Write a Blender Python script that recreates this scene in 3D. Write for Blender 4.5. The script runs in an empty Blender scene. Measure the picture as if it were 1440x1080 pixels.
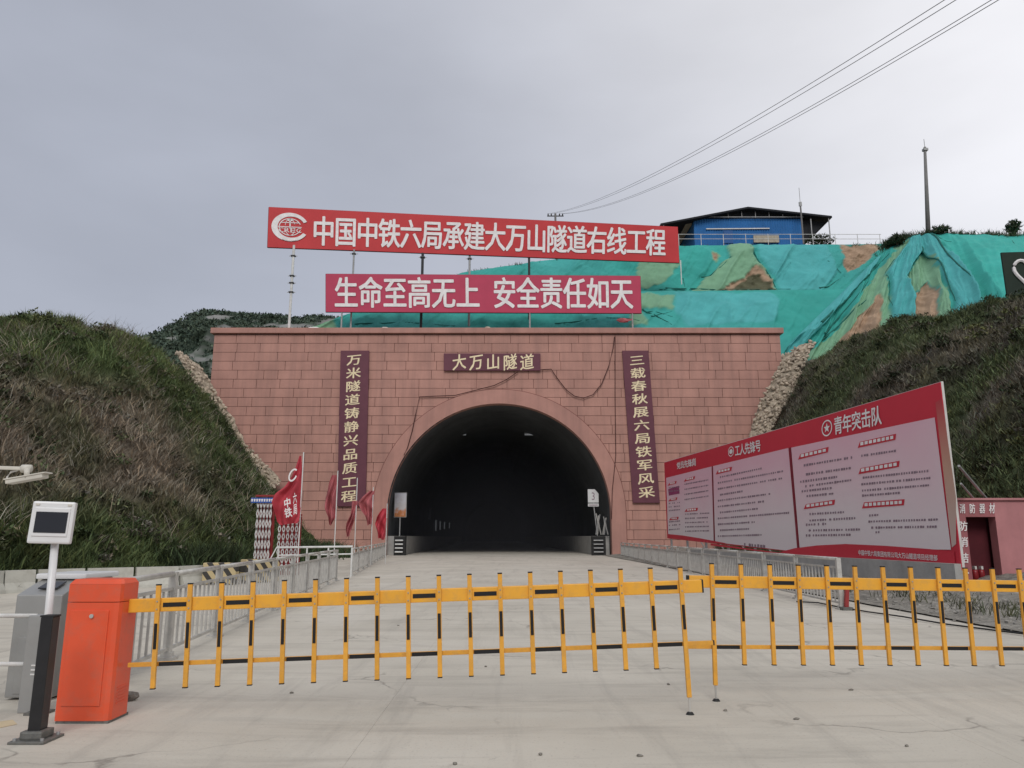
import bpy, bmesh, math, random
import numpy as np
from mathutils import Vector, Matrix

random.seed(7)
rng = np.random.default_rng(11)
scn = bpy.context.scene
col = scn.collection
R = math.radians

# ------------------------------------------------------------------ camera, sky, sun, exposure
FPX = 1060.0                       # focal length in pixels of the 1440 px wide photograph
TH = math.atan(215.0 / FPX)        # camera pitch (horizon lies 215 px below the picture centre)
H = 1.40                           # eye height
cam_d = bpy.data.cameras.new('camera')
cam = bpy.data.objects.new('camera', cam_d)
col.objects.link(cam)
cam.location = (0, 0, H)
cam.rotation_euler = (R(90) + TH, 0, 0)
cam_d.sensor_width = 36.0
cam_d.lens = 36.0 * FPX / 1440.0
cam_d.clip_start = 0.05
cam_d.clip_end = 6000
scn.camera = cam

SUN_EL, SUN_AZ = 40.0, 182.0        # azimuth measured from +Y towards +X
sun_dir = Vector((math.sin(R(SUN_AZ)) * math.cos(R(SUN_EL)), math.cos(R(SUN_AZ)) * math.cos(R(SUN_EL)), math.sin(R(SUN_EL))))
sun_d = bpy.data.lights.new('sun', 'SUN')
sun_d.energy = 1.5
sun_d.angle = R(25)
sun_d.color = (1.0, 0.97, 0.92)
sun = bpy.data.objects.new('sun', sun_d)
col.objects.link(sun)
sun.rotation_euler = sun_dir.to_track_quat('Z', 'Y').to_euler()

world = bpy.data.worlds.new('World')
scn.world = world
world.use_nodes = True
wn, wl = world.node_tree.nodes, world.node_tree.links
wn.clear()
w_out = wn.new('ShaderNodeOutputWorld')
w_bg = wn.new('ShaderNodeBackground')
w_bg.inputs['Strength'].default_value = 0.1
w_sky = wn.new('ShaderNodeTexSky')
w_sky.sky_type = 'NISHITA'
w_sky.sun_disc = False
w_sky.sun_elevation = R(SUN_EL)
w_sky.sun_rotation = R(SUN_AZ)
w_tc = wn.new('ShaderNodeTexCoord')
w_dot = wn.new('ShaderNodeVectorMath'); w_dot.operation = 'DOT_PRODUCT'
gl = Vector((math.sin(R(72)) * math.cos(R(42)), math.cos(R(72)) * math.cos(R(42)), math.sin(R(42))))
w_dot.inputs[1].default_value = gl
wl.new(w_tc.outputs['Generated'], w_dot.inputs[0])
w_ramp = wn.new('ShaderNodeValToRGB')
w_ramp.color_ramp.interpolation = 'B_SPLINE'
e = w_ramp.color_ramp.elements
e[0].position = 0.0; e[0].color = (0.42, 0.445, 0.52, 1)
e[1].position = 1.0; e[1].color = (1.10, 1.09, 1.12, 1)
for p, c in ((0.30, (0.43, 0.455, 0.53, 1)), (0.55, (0.52, 0.54, 0.61, 1)), (0.78, (0.86, 0.86, 0.90, 1))):
    n = e.new(p); n.color = c
wl.new(w_dot.outputs['Value'], w_ramp.inputs[0])
w_map = wn.new('ShaderNodeMapping'); w_map.inputs['Scale'].default_value = (1.0, 1.0, 2.6)
wl.new(w_tc.outputs['Generated'], w_map.inputs[0])
w_noise = wn.new('ShaderNodeTexNoise'); w_noise.inputs['Scale'].default_value = 1.7; w_noise.inputs['Detail'].default_value = 5
w_noise.inputs['Roughness'].default_value = 0.5
wl.new(w_map.outputs[0], w_noise.inputs['Vector'])
w_mr = wn.new('ShaderNodeMapRange')
w_mr.inputs['From Min'].default_value = 0.3; w_mr.inputs['From Max'].default_value = 0.7
w_mr.inputs['To Min'].default_value = 8.7; w_mr.inputs['To Max'].default_value = 11.0
wl.new(w_noise.outputs[0], w_mr.inputs['Value'])
w_sc = wn.new('ShaderNodeVectorMath'); w_sc.operation = 'SCALE'
wl.new(w_ramp.outputs[0], w_sc.inputs[0]); wl.new(w_mr.outputs[0], w_sc.inputs['Scale'])
w_mix = wn.new('ShaderNodeMix'); w_mix.data_type = 'RGBA'
w_mix.inputs[0].default_value = 0.93
wl.new(w_sky.outputs[0], w_mix.inputs[6]); wl.new(w_sc.outputs[0], w_mix.inputs[7])
wl.new(w_mix.outputs[2], w_bg.inputs['Color'])
wl.new(w_bg.outputs[0], w_out.inputs[0])

scn.view_settings.view_transform = 'Standard'
scn.view_settings.look = 'None'
scn.view_settings.exposure = 0.0
scn.view_settings.gamma = 1.0
scn.view_settings.use_curve_mapping = False

# ------------------------------------------------------------------ survey helpers: where a thing seen in the photo stands
SN, CS = math.sin(TH), math.cos(TH)
def ray(u, v):
    a = (u - 720.0) / FPX; b = (540.0 - v) / FPX
    return Vector((a, CS - b * SN, SN + b * CS))
def P(u, v, Y):
    d = ray(u, v); return Vector((0, 0, H)) + d * (Y / d.y)
def G(u, v, z=0.0):
    d = ray(u, v); return Vector((0, 0, H)) + d * ((z - H) / d.z)
class Plane:
    """a flat board: finds the place on it that a sighting meets"""
    def __init__(s, p, q, r):
        s.p = Vector(p); s.n = (Vector(q) - s.p).cross(Vector(r) - s.p).normalized()
        if s.n.y > 0: s.n = -s.n
    def at(s, u, v, off=0.0):
        d = ray(u, v); o = Vector((0, 0, H))
        t = (s.p - o).dot(s.n) / d.dot(s.n)
        return o + d * t + s.n * off

# ------------------------------------------------------------------ numpy noise
def _h(ix, iy, seed):
    n = (ix * 374761393 + iy * 668265263 + seed * 982451653) & 0xFFFFFFFF
    n = ((n ^ (n >> 13)) * 1274126177) & 0xFFFFFFFF
    return ((n ^ (n >> 16)) & 0xFFFF) / 65535.0
def vnoise(x, y, seed=0):
    x = np.asarray(x, dtype=np.float64); y = np.asarray(y, dtype=np.float64)
    ix = np.floor(x).astype(np.int64); iy = np.floor(y).astype(np.int64)
    fx = x - ix; fy = y - iy
    fx = fx * fx * (3 - 2 * fx); fy = fy * fy * (3 - 2 * fy)
    a = _h(ix, iy, seed); b = _h(ix + 1, iy, seed); c = _h(ix, iy + 1, seed); d = _h(ix + 1, iy + 1, seed)
    return (a * (1 - fx) + b * fx) * (1 - fy) + (c * (1 - fx) + d * fx) * fy
def fbm(x, y, seed=0, octs=4):
    s = 0.0; a = 0.5
    for i in range(octs):
        s = s + a * vnoise(np.asarray(x) * 2 ** i, np.asarray(y) * 2 ** i, seed + i * 17); a *= 0.5
    return s / (1 - 0.5 ** octs)

# ------------------------------------------------------------------ materials
def mat(name, color, rough=0.8, metal=0.0, var=0.12, nscale=3.0, bump=0.0, bscale=30.0, emit=None, estr=0.0, spec=0.3, dirt=0.0, objrand=0.0, streak=0.0):
    m = bpy.data.materials.new(name); m.use_nodes = True
    N, L = m.node_tree.nodes, m.node_tree.links
    b = N['Principled BSDF']
    b.inputs['Roughness'].default_value = rough
    b.inputs['Metallic'].default_value = metal
    b.inputs['Specular IOR Level'].default_value = spec
    tc = N.new('ShaderNodeTexCoord'); geo = N.new('ShaderNodeNewGeometry')
    last = None
    c1 = tuple(max(0, x * (1 - var)) for x in color[:3]) + (1,)
    c2 = tuple(min(1, x * (1 + var)) for x in color[:3]) + (1,)
    nz = N.new('ShaderNodeTexNoise'); nz.inputs['Scale'].default_value = nscale; nz.inputs['Detail'].default_value = 6; nz.inputs['Roughness'].default_value = 0.6
    L.new(geo.outputs['Position'], nz.inputs['Vector'])
    rp = N.new('ShaderNodeValToRGB'); rp.color_ramp.elements[0].position = 0.3; rp.color_ramp.elements[1].position = 0.7
    rp.color_ramp.elements[0].color = c1; rp.color_ramp.elements[1].color = c2
    L.new(nz.outputs[0], rp.inputs[0]); last = rp.outputs[0]
    def mul(last, fac, lo, hi, colr=(0.25, 0.22, 0.18, 1)):
        mr = N.new('ShaderNodeMapRange'); mr.inputs['From Min'].default_value = lo; mr.inputs['From Max'].default_value = hi
        L.new(fac, mr.inputs['Value'])
        return mr
    if streak > 0:
        mp = N.new('ShaderNodeMapping'); mp.inputs['Scale'].default_value = (1.1, 1.1, 0.07)
        L.new(geo.outputs['Position'], mp.inputs[0])
        n2 = N.new('ShaderNodeTexNoise'); n2.inputs['Scale'].default_value = 1.0; n2.inputs['Detail'].default_value = 7; n2.inputs['Roughness'].default_value = 0.65
        L.new(mp.outputs[0], n2.inputs['Vector'])
        mr = N.new('ShaderNodeMapRange'); mr.inputs['From Min'].default_value = 0.45; mr.inputs['From Max'].default_value = 0.75
        mr.inputs['To Max'].default_value = streak
        L.new(n2.outputs[0], mr.inputs['Value'])
        mx = N.new('ShaderNodeMix'); mx.data_type = 'RGBA'; mx.inputs[7].default_value = (color[0] * 0.45, color[1] * 0.5, color[2] * 0.55, 1)
        L.new(mr.outputs[0], mx.inputs[0]); L.new(last, mx.inputs[6]); last = mx.outputs[2]
    if dirt > 0:
        n3 = N.new('ShaderNodeTexNoise'); n3.inputs['Scale'].default_value = nscale * 2.3; n3.inputs['Detail'].default_value = 8; n3.inputs['Roughness'].default_value = 0.7
        L.new(geo.outputs['Position'], n3.inputs['Vector'])
        mr = N.new('ShaderNodeMapRange'); mr.inputs['From Min'].default_value = 0.48; mr.inputs['From Max'].default_value = 0.72; mr.inputs['To Max'].default_value = dirt
        L.new(n3.outputs[0], mr.inputs['Value'])
        mx = N.new('ShaderNodeMix'); mx.data_type = 'RGBA'; mx.inputs[7].default_value = (0.22, 0.19, 0.15, 1)
        L.new(mr.outputs[0], mx.inputs[0]); L.new(last, mx.inputs[6]); last = mx.outputs[2]
    if objrand > 0:
        oi = N.new('ShaderNodeObjectInfo')
        mr = N.new('ShaderNodeMapRange'); mr.inputs['To Min'].default_value = 1 - objrand; mr.inputs['To Max'].default_value = 1 + objrand
        L.new(oi.outputs['Random'], mr.inputs['Value'])
        vm = N.new('ShaderNodeVectorMath'); vm.operation = 'SCALE'
        L.new(last, vm.inputs[0]); L.new(mr.outputs[0], vm.inputs['Scale']); last = vm.outputs[0]
    L.new(last, b.inputs['Base Color'])
    if bump > 0:
        bn = N.new('ShaderNodeTexNoise'); bn.inputs['Scale'].default_value = bscale; bn.inputs['Detail'].default_value = 5
        L.new(geo.outputs['Position'], bn.inputs['Vector'])
        bp = N.new('ShaderNodeBump'); bp.inputs['Strength'].default_value = bump; bp.inputs['Distance'].default_value = 0.02
        L.new(bn.outputs[0], bp.inputs['Height']); L.new(bp.outputs[0], b.inputs['Normal'])
    if emit:
        b.inputs['Emission Color'].default_value = tuple(emit) + (1,)
        b.inputs['Emission Strength'].default_value = estr
    return m

def vcol_mat(name, rough=0.9, bump=0.0, bscale=20.0, var=0.15, nscale=2.0, transl=0.0, spec=0.2):
    """base colour from the vertex colours the builder gives each clump, blade or patch"""
    m = bpy.data.materials.new(name); m.use_nodes = True
    N, L = m.node_tree.nodes, m.node_tree.links
    b = N['Principled BSDF']; b.inputs['Roughness'].default_value = rough; b.inputs['Specular IOR Level'].default_value = spec
    at = N.new('ShaderNodeAttribute'); at.attribute_name = 'Col'
    geo = N.new('ShaderNodeNewGeometry')
    nz = N.new('ShaderNodeTexNoise'); nz.inputs['Scale'].default_value = nscale; nz.inputs['Detail'].default_value = 7; nz.inputs['Roughness'].default_value = 0.65
    L.new(geo.outputs['Position'], nz.inputs['Vector'])
    mr = N.new('ShaderNodeMapRange'); mr.inputs['From Min'].default_value = 0.3; mr.inputs['From Max'].default_value = 0.7
    mr.inputs['To Min'].default_value = 1 - var; mr.inputs['To Max'].default_value = 1 + var
    L.new(nz.outputs[0], mr.inputs['Value'])
    vm = N.new('ShaderNodeVectorMath'); vm.operation = 'SCALE'
    L.new(at.outputs['Color'], vm.inputs[0]); L.new(mr.outputs[0], vm.inputs['Scale'])
    L.new(vm.outputs[0], b.inputs['Base Color'])
    if bump > 0:
        bn = N.new('ShaderNodeTexNoise'); bn.inputs['Scale'].default_value = bscale; bn.inputs['Detail'].default_value = 6
        L.new(geo.outputs['Position'], bn.inputs['Vector'])
        bp = N.new('ShaderNodeBump'); bp.inputs['Strength'].default_value = bump; bp.inputs['Distance'].default_value = 0.1
        L.new(bn.outputs[0], bp.inputs['Height']); L.new(bp.outputs[0], b.inputs['Normal'])
    return m

def concrete_ground_mat():
    m = bpy.data.materials.new('worn_concrete'); m.use_nodes = True
    N, L = m.node_tree.nodes, m.node_tree.links
    b = N['Principled BSDF']; b.inputs['Roughness'].default_value = 0.85; b.inputs['Specular IOR Level'].default_value = 0.25
    geo = N.new('ShaderNodeNewGeometry')
    def noise(scale, detail, sc=(1, 1, 1), rough=0.6, dist=0.0):
        mp = N.new('ShaderNodeMapping'); mp.inputs['Scale'].default_value = sc
        L.new(geo.outputs['Position'], mp.inputs[0])
        n = N.new('ShaderNodeTexNoise'); n.inputs['Scale'].default_value = scale; n.inputs['Detail'].default_value = detail
        n.inputs['Roughness'].default_value = rough; n.inputs['Distortion'].default_value = dist
        L.new(mp.outputs[0], n.inputs['Vector']); return n.outputs[0]
    def mixc(fac, a, colr):
        mx = N.new('ShaderNodeMix'); mx.data_type = 'RGBA'; mx.inputs[7].default_value = colr + (1,)
        L.new(fac, mx.inputs[0]); L.new(a, mx.inputs[6]); return mx.outputs[2]
    def rng_(x, a, b_, lo, hi):
        mr = N.new('ShaderNodeMapRange'); mr.inputs['From Min'].default_value = a; mr.inputs['From Max'].default_value = b_
        mr.inputs['To Min'].default_value = lo; mr.inputs['To Max'].default_value = hi; L.new(x, mr.inputs['Value']); return mr.outputs[0]
    rp = N.new('ShaderNodeValToRGB'); el = rp.color_ramp.elements
    el[0].position = 0.32; el[0].color = (0.47, 0.435, 0.37, 1); el[1].position = 0.68; el[1].color = (0.58, 0.54, 0.465, 1)
    L.new(noise(0.35, 8), rp.inputs[0]); c = rp.outputs[0]
    # pale scuffed areas, dusty tyre smears along and across, fine speckle
    c = mixc(rng_(noise(0.22, 5, (1, 1, 1), 0.6, 1.2), 0.52, 0.7, 0, 0.55), c, (0.60, 0.565, 0.50))
    c = mixc(rng_(noise(1.0, 7, (0.35, 2.6, 1), 0.7, 0.6), 0.50, 0.72, 0, 0.5), c, (0.29, 0.265, 0.23))
    c = mixc(rng_(noise(1.1, 7, (2.2, 0.22, 1), 0.7, 0.4), 0.52, 0.73, 0, 0.45), c, (0.29, 0.27, 0.24))
    c = mixc(rng_(noise(45, 4), 0.58, 0.75, 0, 0.45), c, (0.20, 0.18, 0.16))
    c = mixc(rng_(noise(6.0, 8, (1, 1, 1), 0.75), 0.62, 0.72, 0, 0.5), c, (0.22, 0.20, 0.175))
    # cracks: borders of large warped cells, broken up by a mask
    wn_ = N.new('ShaderNodeTexNoise'); wn_.inputs['Scale'].default_value = 1.4; wn_.inputs['Detail'].default_value = 6
    L.new(geo.outputs['Position'], wn_.inputs['Vector'])
    va = N.new('ShaderNodeVectorMath'); va.operation = 'MULTIPLY_ADD'; va.inputs[1].default_value = (0.9, 0.9, 0.9)
    L.new(wn_.outputs['Color'], va.inputs[0]); L.new(geo.outputs['Position'], va.inputs[2])
    vo = N.new('ShaderNodeTexVoronoi'); vo.feature = 'DISTANCE_TO_EDGE'; vo.inputs['Scale'].default_value = 0.42
    L.new(va.outputs[0], vo.inputs['Vector'])
    crack = rng_(vo.outputs['Distance'], 0.0, 0.011, 1.0, 0.0)
    mk = rng_(noise(0.5, 3), 0.5, 0.6, 0.0, 0.6)
    mu = N.new('ShaderNodeMath'); mu.operation = 'MULTIPLY'; L.new(crack, mu.inputs[0]); L.new(mk, mu.inputs[1])
    c = mixc(mu.outputs[0], c, (0.13, 0.115, 0.10))
    L.new(c, b.inputs['Base Color'])
    bp = N.new('ShaderNodeBump'); bp.inputs['Strength'].default_value = 0.35; bp.inputs['Distance'].default_value = 0.01
    L.new(noise(28, 8, (1, 1, 1), 0.7), bp.inputs['Height']); L.new(bp.outputs[0], b.inputs['Normal'])
    return m

M = {}
M['concrete'] = concrete_ground_mat()
M['dirt'] = mat('dirt', (0.20, 0.17, 0.13), 0.95, var=0.3, nscale=0.8, bump=0.6, bscale=8)
M['gravel'] = vcol_mat('gravel', 0.95, bump=0.8, bscale=14, var=0.35, nscale=5)
M['soil'] = vcol_mat('soil_under_grass', 1.0, bump=0.5, bscale=5, var=0.4, nscale=1.2)
M['grass'] = vcol_mat('grass_blades', 0.75, var=0.1)
M['net'] = vcol_mat('green_dust_net', 0.8, bump=0.35, bscale=2.5, var=0.10, nscale=0.35, spec=0.15)
M['net_dark'] = mat('shaded_net_edge', (0.012, 0.13, 0.105), 0.85, var=0.3)  # darker than the net: shade of its folds is put into the colour
M['far_hill'] = vcol_mat('far_scrub', 1.0, bump=0.6, bscale=0.08, var=0.35, nscale=0.06)
M['brick'] = mat('pink_facing_brick', (0.49, 0.265, 0.215), 0.85, var=0.13, nscale=0.45, bump=0.4, bscale=6, streak=0.5, objrand=0.04)
M['joint'] = mat('dark_joint', (0.17, 0.065, 0.05), 0.95)
M['ring'] = mat('pink_arch_render', (0.47, 0.25, 0.205), 0.8, var=0.10, nscale=0.6, streak=0.45, bump=0.2, bscale=5)
M['lining'] = mat('dark_lining_concrete', (0.085, 0.09, 0.095), 0.75, var=0.3, nscale=0.35, bump=0.2, bscale=3, streak=0.6)  # dark grey concrete for the tube
M['end_dark'] = mat('unlit_depth', (0.008, 0.008, 0.01), 1.0)  # near-black colour standing in for the unlit depth of the tunnel
M['stone'] = mat('pale_stone', (0.46, 0.385, 0.30), 0.95, var=0.2, nscale=2.0, bump=0.6, bscale=6, objrand=0.2)
M['kerb'] = mat('grey_concrete_wall', (0.40, 0.39, 0.37), 0.9, var=0.15, nscale=1.5, bump=0.3, bscale=12, streak=0.35, dirt=0.3)
M['barrier_conc'] = mat('jersey_concrete', (0.46, 0.45, 0.40), 0.9, var=0.12, nscale=1.5, bump=0.3, bscale=12, dirt=0.35)
M['maroon'] = mat('maroon_panel', (0.15, 0.05, 0.07), 0.6, var=0.1, nscale=1.2, streak=0.25)
M['gold'] = mat('cream_gold_letter', (0.86, 0.72, 0.47), 0.5)
M['banner'] = mat('red_banner_cloth', (0.56, 0.045, 0.05), 0.6, var=0.07, nscale=0.8)
M['banner2'] = mat('faded_pink_red_cloth', (0.50, 0.055, 0.11), 0.6, var=0.07, nscale=0.8)
M['white_print'] = mat('white_print', (0.84, 0.81, 0.80), 0.6)
M['steel'] = mat('stainless', (0.52, 0.505, 0.47), 0.45, 0.35, var=0.2, nscale=6)
M['steel_dull'] = mat('galvanised', (0.36, 0.36, 0.355), 0.55, 0.35, var=0.2, nscale=5)
M['dark_steel'] = mat('dark_steel', (0.05, 0.05, 0.052), 0.5, 0.4)
M['white_pipe'] = mat('white_pipe', (0.68, 0.68, 0.66), 0.5, dirt=0.25)
M['yellow'] = mat('yellow_boom_paint', (0.80, 0.39, 0.035), 0.42, var=0.06, nscale=5, dirt=0.28, spec=0.5)
M['yellow2'] = mat('yellow_slat_paint', (0.74, 0.36, 0.05), 0.5, var=0.1, nscale=9, dirt=0.3, objrand=0.05)
M['black'] = mat('black_tape', (0.015, 0.015, 0.016), 0.45)
M['black_cap'] = mat('black_plastic', (0.02, 0.02, 0.02), 0.6)
M['orange'] = mat('orange_enamel', (0.74, 0.095, 0.035), 0.36, var=0.07, nscale=3, dirt=0.26, spec=0.5)
M['black_post'] = mat('black_paint_post', (0.014, 0.014, 0.016), 0.3, var=0.2, nscale=12, spec=0.5)
M['zinc'] = mat('zinc_base', (0.16, 0.16, 0.15), 0.6, 0.4, var=0.3, nscale=20, dirt=0.5)
M['grey_cab'] = mat('brushed_grey_cabinet', (0.36, 0.36, 0.35), 0.45, 0.5, var=0.08, nscale=2, dirt=0.15)
M['white_plastic'] = mat('white_plastic', (0.70, 0.70, 0.70), 0.35, spec=0.5, var=0.04)
M['cream_plastic'] = mat('cream_plastic', (0.60, 0.57, 0.50), 0.5)
M['screen'] = mat('dark_screen', (0.012, 0.013, 0.018), 0.15, spec=0.6)
M['flag'] = mat('red_flag_cloth', (0.48, 0.055, 0.075), 0.75, var=0.15, nscale=2)
M['flag2'] = mat('faded_flag_cloth', (0.40, 0.11, 0.12), 0.8, var=0.2, nscale=2)
M['bb_red'] = mat('billboard_red', (0.60, 0.035, 0.06), 0.5, var=0.05, nscale=0.5)
M['bb_dark'] = mat('billboard_dark_red', (0.22, 0.012, 0.03), 0.5)
M['bb_text'] = mat('billboard_grey_print', (0.27, 0.19, 0.23), 0.6)
M['mag'] = mat('billboard_magenta_print', (0.30, 0.05, 0.14), 0.6)
M['fs_red'] = mat('red_brown_sheet', (0.37, 0.135, 0.145), 0.6, var=0.1, nscale=2, streak=0.3)
M['fs_lit'] = mat('lit_red_brown_sheet', (0.50, 0.22, 0.225), 0.6, var=0.1, nscale=2, streak=0.35)  # lighter copy of the red-brown, the lit look put into its colour
M['fs_in'] = mat('shaded_red_inside', (0.09, 0.014, 0.02), 0.8)  # dark red with the shade inside the hut put into it
M['ext'] = mat('extinguisher_red', (0.25, 0.02, 0.025), 0.35, spec=0.5)
M['blue'] = mat('blue_corrugated_sheet', (0.03, 0.16, 0.42), 0.5, var=0.12, nscale=0.6, streak=0.25)
M['roof_dark'] = mat('black_roof_sheet', (0.018, 0.020, 0.024), 0.8)
M['wood_pale'] = mat('pale_boards', (0.42, 0.38, 0.30), 0.8, var=0.2)
M['conc_pole'] = mat('concrete_pole', (0.20, 0.195, 0.19), 0.9, var=0.15)
M['wire'] = mat('wire', (0.16, 0.16, 0.17), 0.6)
M['cable'] = mat('brown_cable', (0.06, 0.02, 0.018), 0.7)
M['green_board'] = mat('dark_green_board', (0.018, 0.032, 0.022), 0.7)
M['leafy'] = vcol_mat('bush_leaves', 0.7, var=0.1)
M['bark'] = mat('bark', (0.06, 0.045, 0.03), 0.95)
M['sign_blue'] = mat('blue_sign', (0.03, 0.10, 0.40), 0.5)
M['gate_red'] = mat('gate_red', (0.30, 0.04, 0.04), 0.5)
M['lamp'] = mat('tunnel_lamp', (0.8, 0.8, 0.8), 0.5, emit=(0.9, 0.95, 1.0), estr=5.0)
M['strip'] = mat('lit_strip', (0.5, 0.5, 0.5), 0.5, emit=(0.8, 0.85, 0.9), estr=0.12)
M['strip2'] = mat('glowing_strip', (0.5, 0.5, 0.5), 0.5, emit=(0.8, 0.85, 0.9), estr=0.06)  # faint glow imitates light caught by the strips, which are no lamps
M['stone_chip'] = mat('debris', (0.19, 0.175, 0.15), 0.95, var=0.4, nscale=20)
M['line'] = mat('faded_yellow_line', (0.56, 0.46, 0.30), 0.85, dirt=0.5)
M['trim'] = mat('white_trim', (0.62, 0.60, 0.57), 0.6)

# yellow and black diagonal paint on the striped barriers
def stripe_mat():
    m = bpy.data.materials.new('hazard_stripes'); m.use_nodes = True
    N, L = m.node_tree.nodes, m.node_tree.links; b = N['Principled BSDF']; b.inputs['Roughness'].default_value = 0.8
    tc = N.new('ShaderNodeTexCoord')
    mp = N.new('ShaderNodeMapping'); mp.inputs['Rotation'].default_value = (0, R(38), 0); mp.inputs['Scale'].default_value = (1, 0.0, 1)
    L.new(tc.outputs['Object'], mp.inputs[0])
    w = N.new('ShaderNodeTexWave'); w.inputs['Scale'].default_value = 1.15; w.inputs['Distortion'].default_value = 0.15; w.inputs['Detail'].default_value = 2
    L.new(mp.outputs[0], w.inputs['Vector'])
    rp = N.new('ShaderNodeValToRGB'); rp.color_ramp.interpolation = 'CONSTANT'
    rp.color_ramp.elements[0].color = (0.045, 0.042, 0.038, 1); rp.color_ramp.elements[1].position = 0.5; rp.color_ramp.elements[1].color = (0.50, 0.40, 0.22, 1)
    L.new(w.outputs[0], rp.inputs[0]); L.new(rp.outputs[0], b.inputs['Base Color'])
    return m
M['stripes'] = stripe_mat()

# billboard ground colour: the print itself fades from rose to pale grey downwards
def billboard_print():
    m = bpy.data.materials.new('billboard_print'); m.use_nodes = True
    N, L = m.node_tree.nodes, m.node_tree.links; b = N['Principled BSDF']; b.inputs['Roughness'].default_value = 0.45
    geo = N.new('ShaderNodeNewGeometry'); sp = N.new('ShaderNodeSeparateXYZ'); L.new(geo.outputs['Position'], sp.inputs[0])
    nz = N.new('ShaderNodeTexNoise'); nz.inputs['Scale'].default_value = 0.35; nz.inputs['Detail'].default_value = 3
    L.new(geo.outputs['Position'], nz.inputs['Vector'])
    ad = N.new('ShaderNodeMath'); ad.operation = 'MULTIPLY_ADD'; ad.inputs[1].default_value = 1.8; L.new(nz.outputs[0], ad.inputs[0]); L.new(sp.outputs[2], ad.inputs[2])
    mr = N.new('ShaderNodeMapRange'); mr.inputs['From Min'].default_value = 2.6; mr.inputs['From Max'].default_value = 5.2
    L.new(ad.outputs[0], mr.inputs['Value'])
    rp = N.new('ShaderNodeValToRGB'); rp.color_ramp.elements[0].color = (0.80, 0.71, 0.72, 1); rp.color_ramp.elements[1].color = (0.80, 0.49, 0.57, 1)
    L.new(mr.outputs[0], rp.inputs[0]); L.new(rp.outputs[0], b.inputs['Base Color'])
    return m
M['bb_paper'] = billboard_print()
def side_fade():
    m = bpy.data.materials.new('billboard_edge_print'); m.use_nodes = True
    N, L = m.node_tree.nodes, m.node_tree.links; b = N['Principled BSDF']; b.inputs['Roughness'].default_value = 0.5
    geo = N.new('ShaderNodeNewGeometry'); sp = N.new('ShaderNodeSeparateXYZ'); L.new(geo.outputs['Position'], sp.inputs[0])
    mr = N.new('ShaderNodeMapRange'); mr.inputs['From Min'].default_value = 0.9; mr.inputs['From Max'].default_value = 4.9
    L.new(sp.outputs[2], mr.inputs['Value'])
    rp = N.new('ShaderNodeValToRGB'); rp.color_ramp.elements[0].color = (0.60, 0.48, 0.44, 1); rp.color_ramp.elements[1].color = (0.50, 0.03, 0.05, 1)
    n = rp.color_ramp.elements.new(0.55); n.color = (0.56, 0.33, 0.24, 1)
    L.new(mr.outputs[0], rp.inputs[0]); L.new(rp.outputs[0], b.inputs['Base Color'])
    return m
M['bb_side'] = side_fade()

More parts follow.
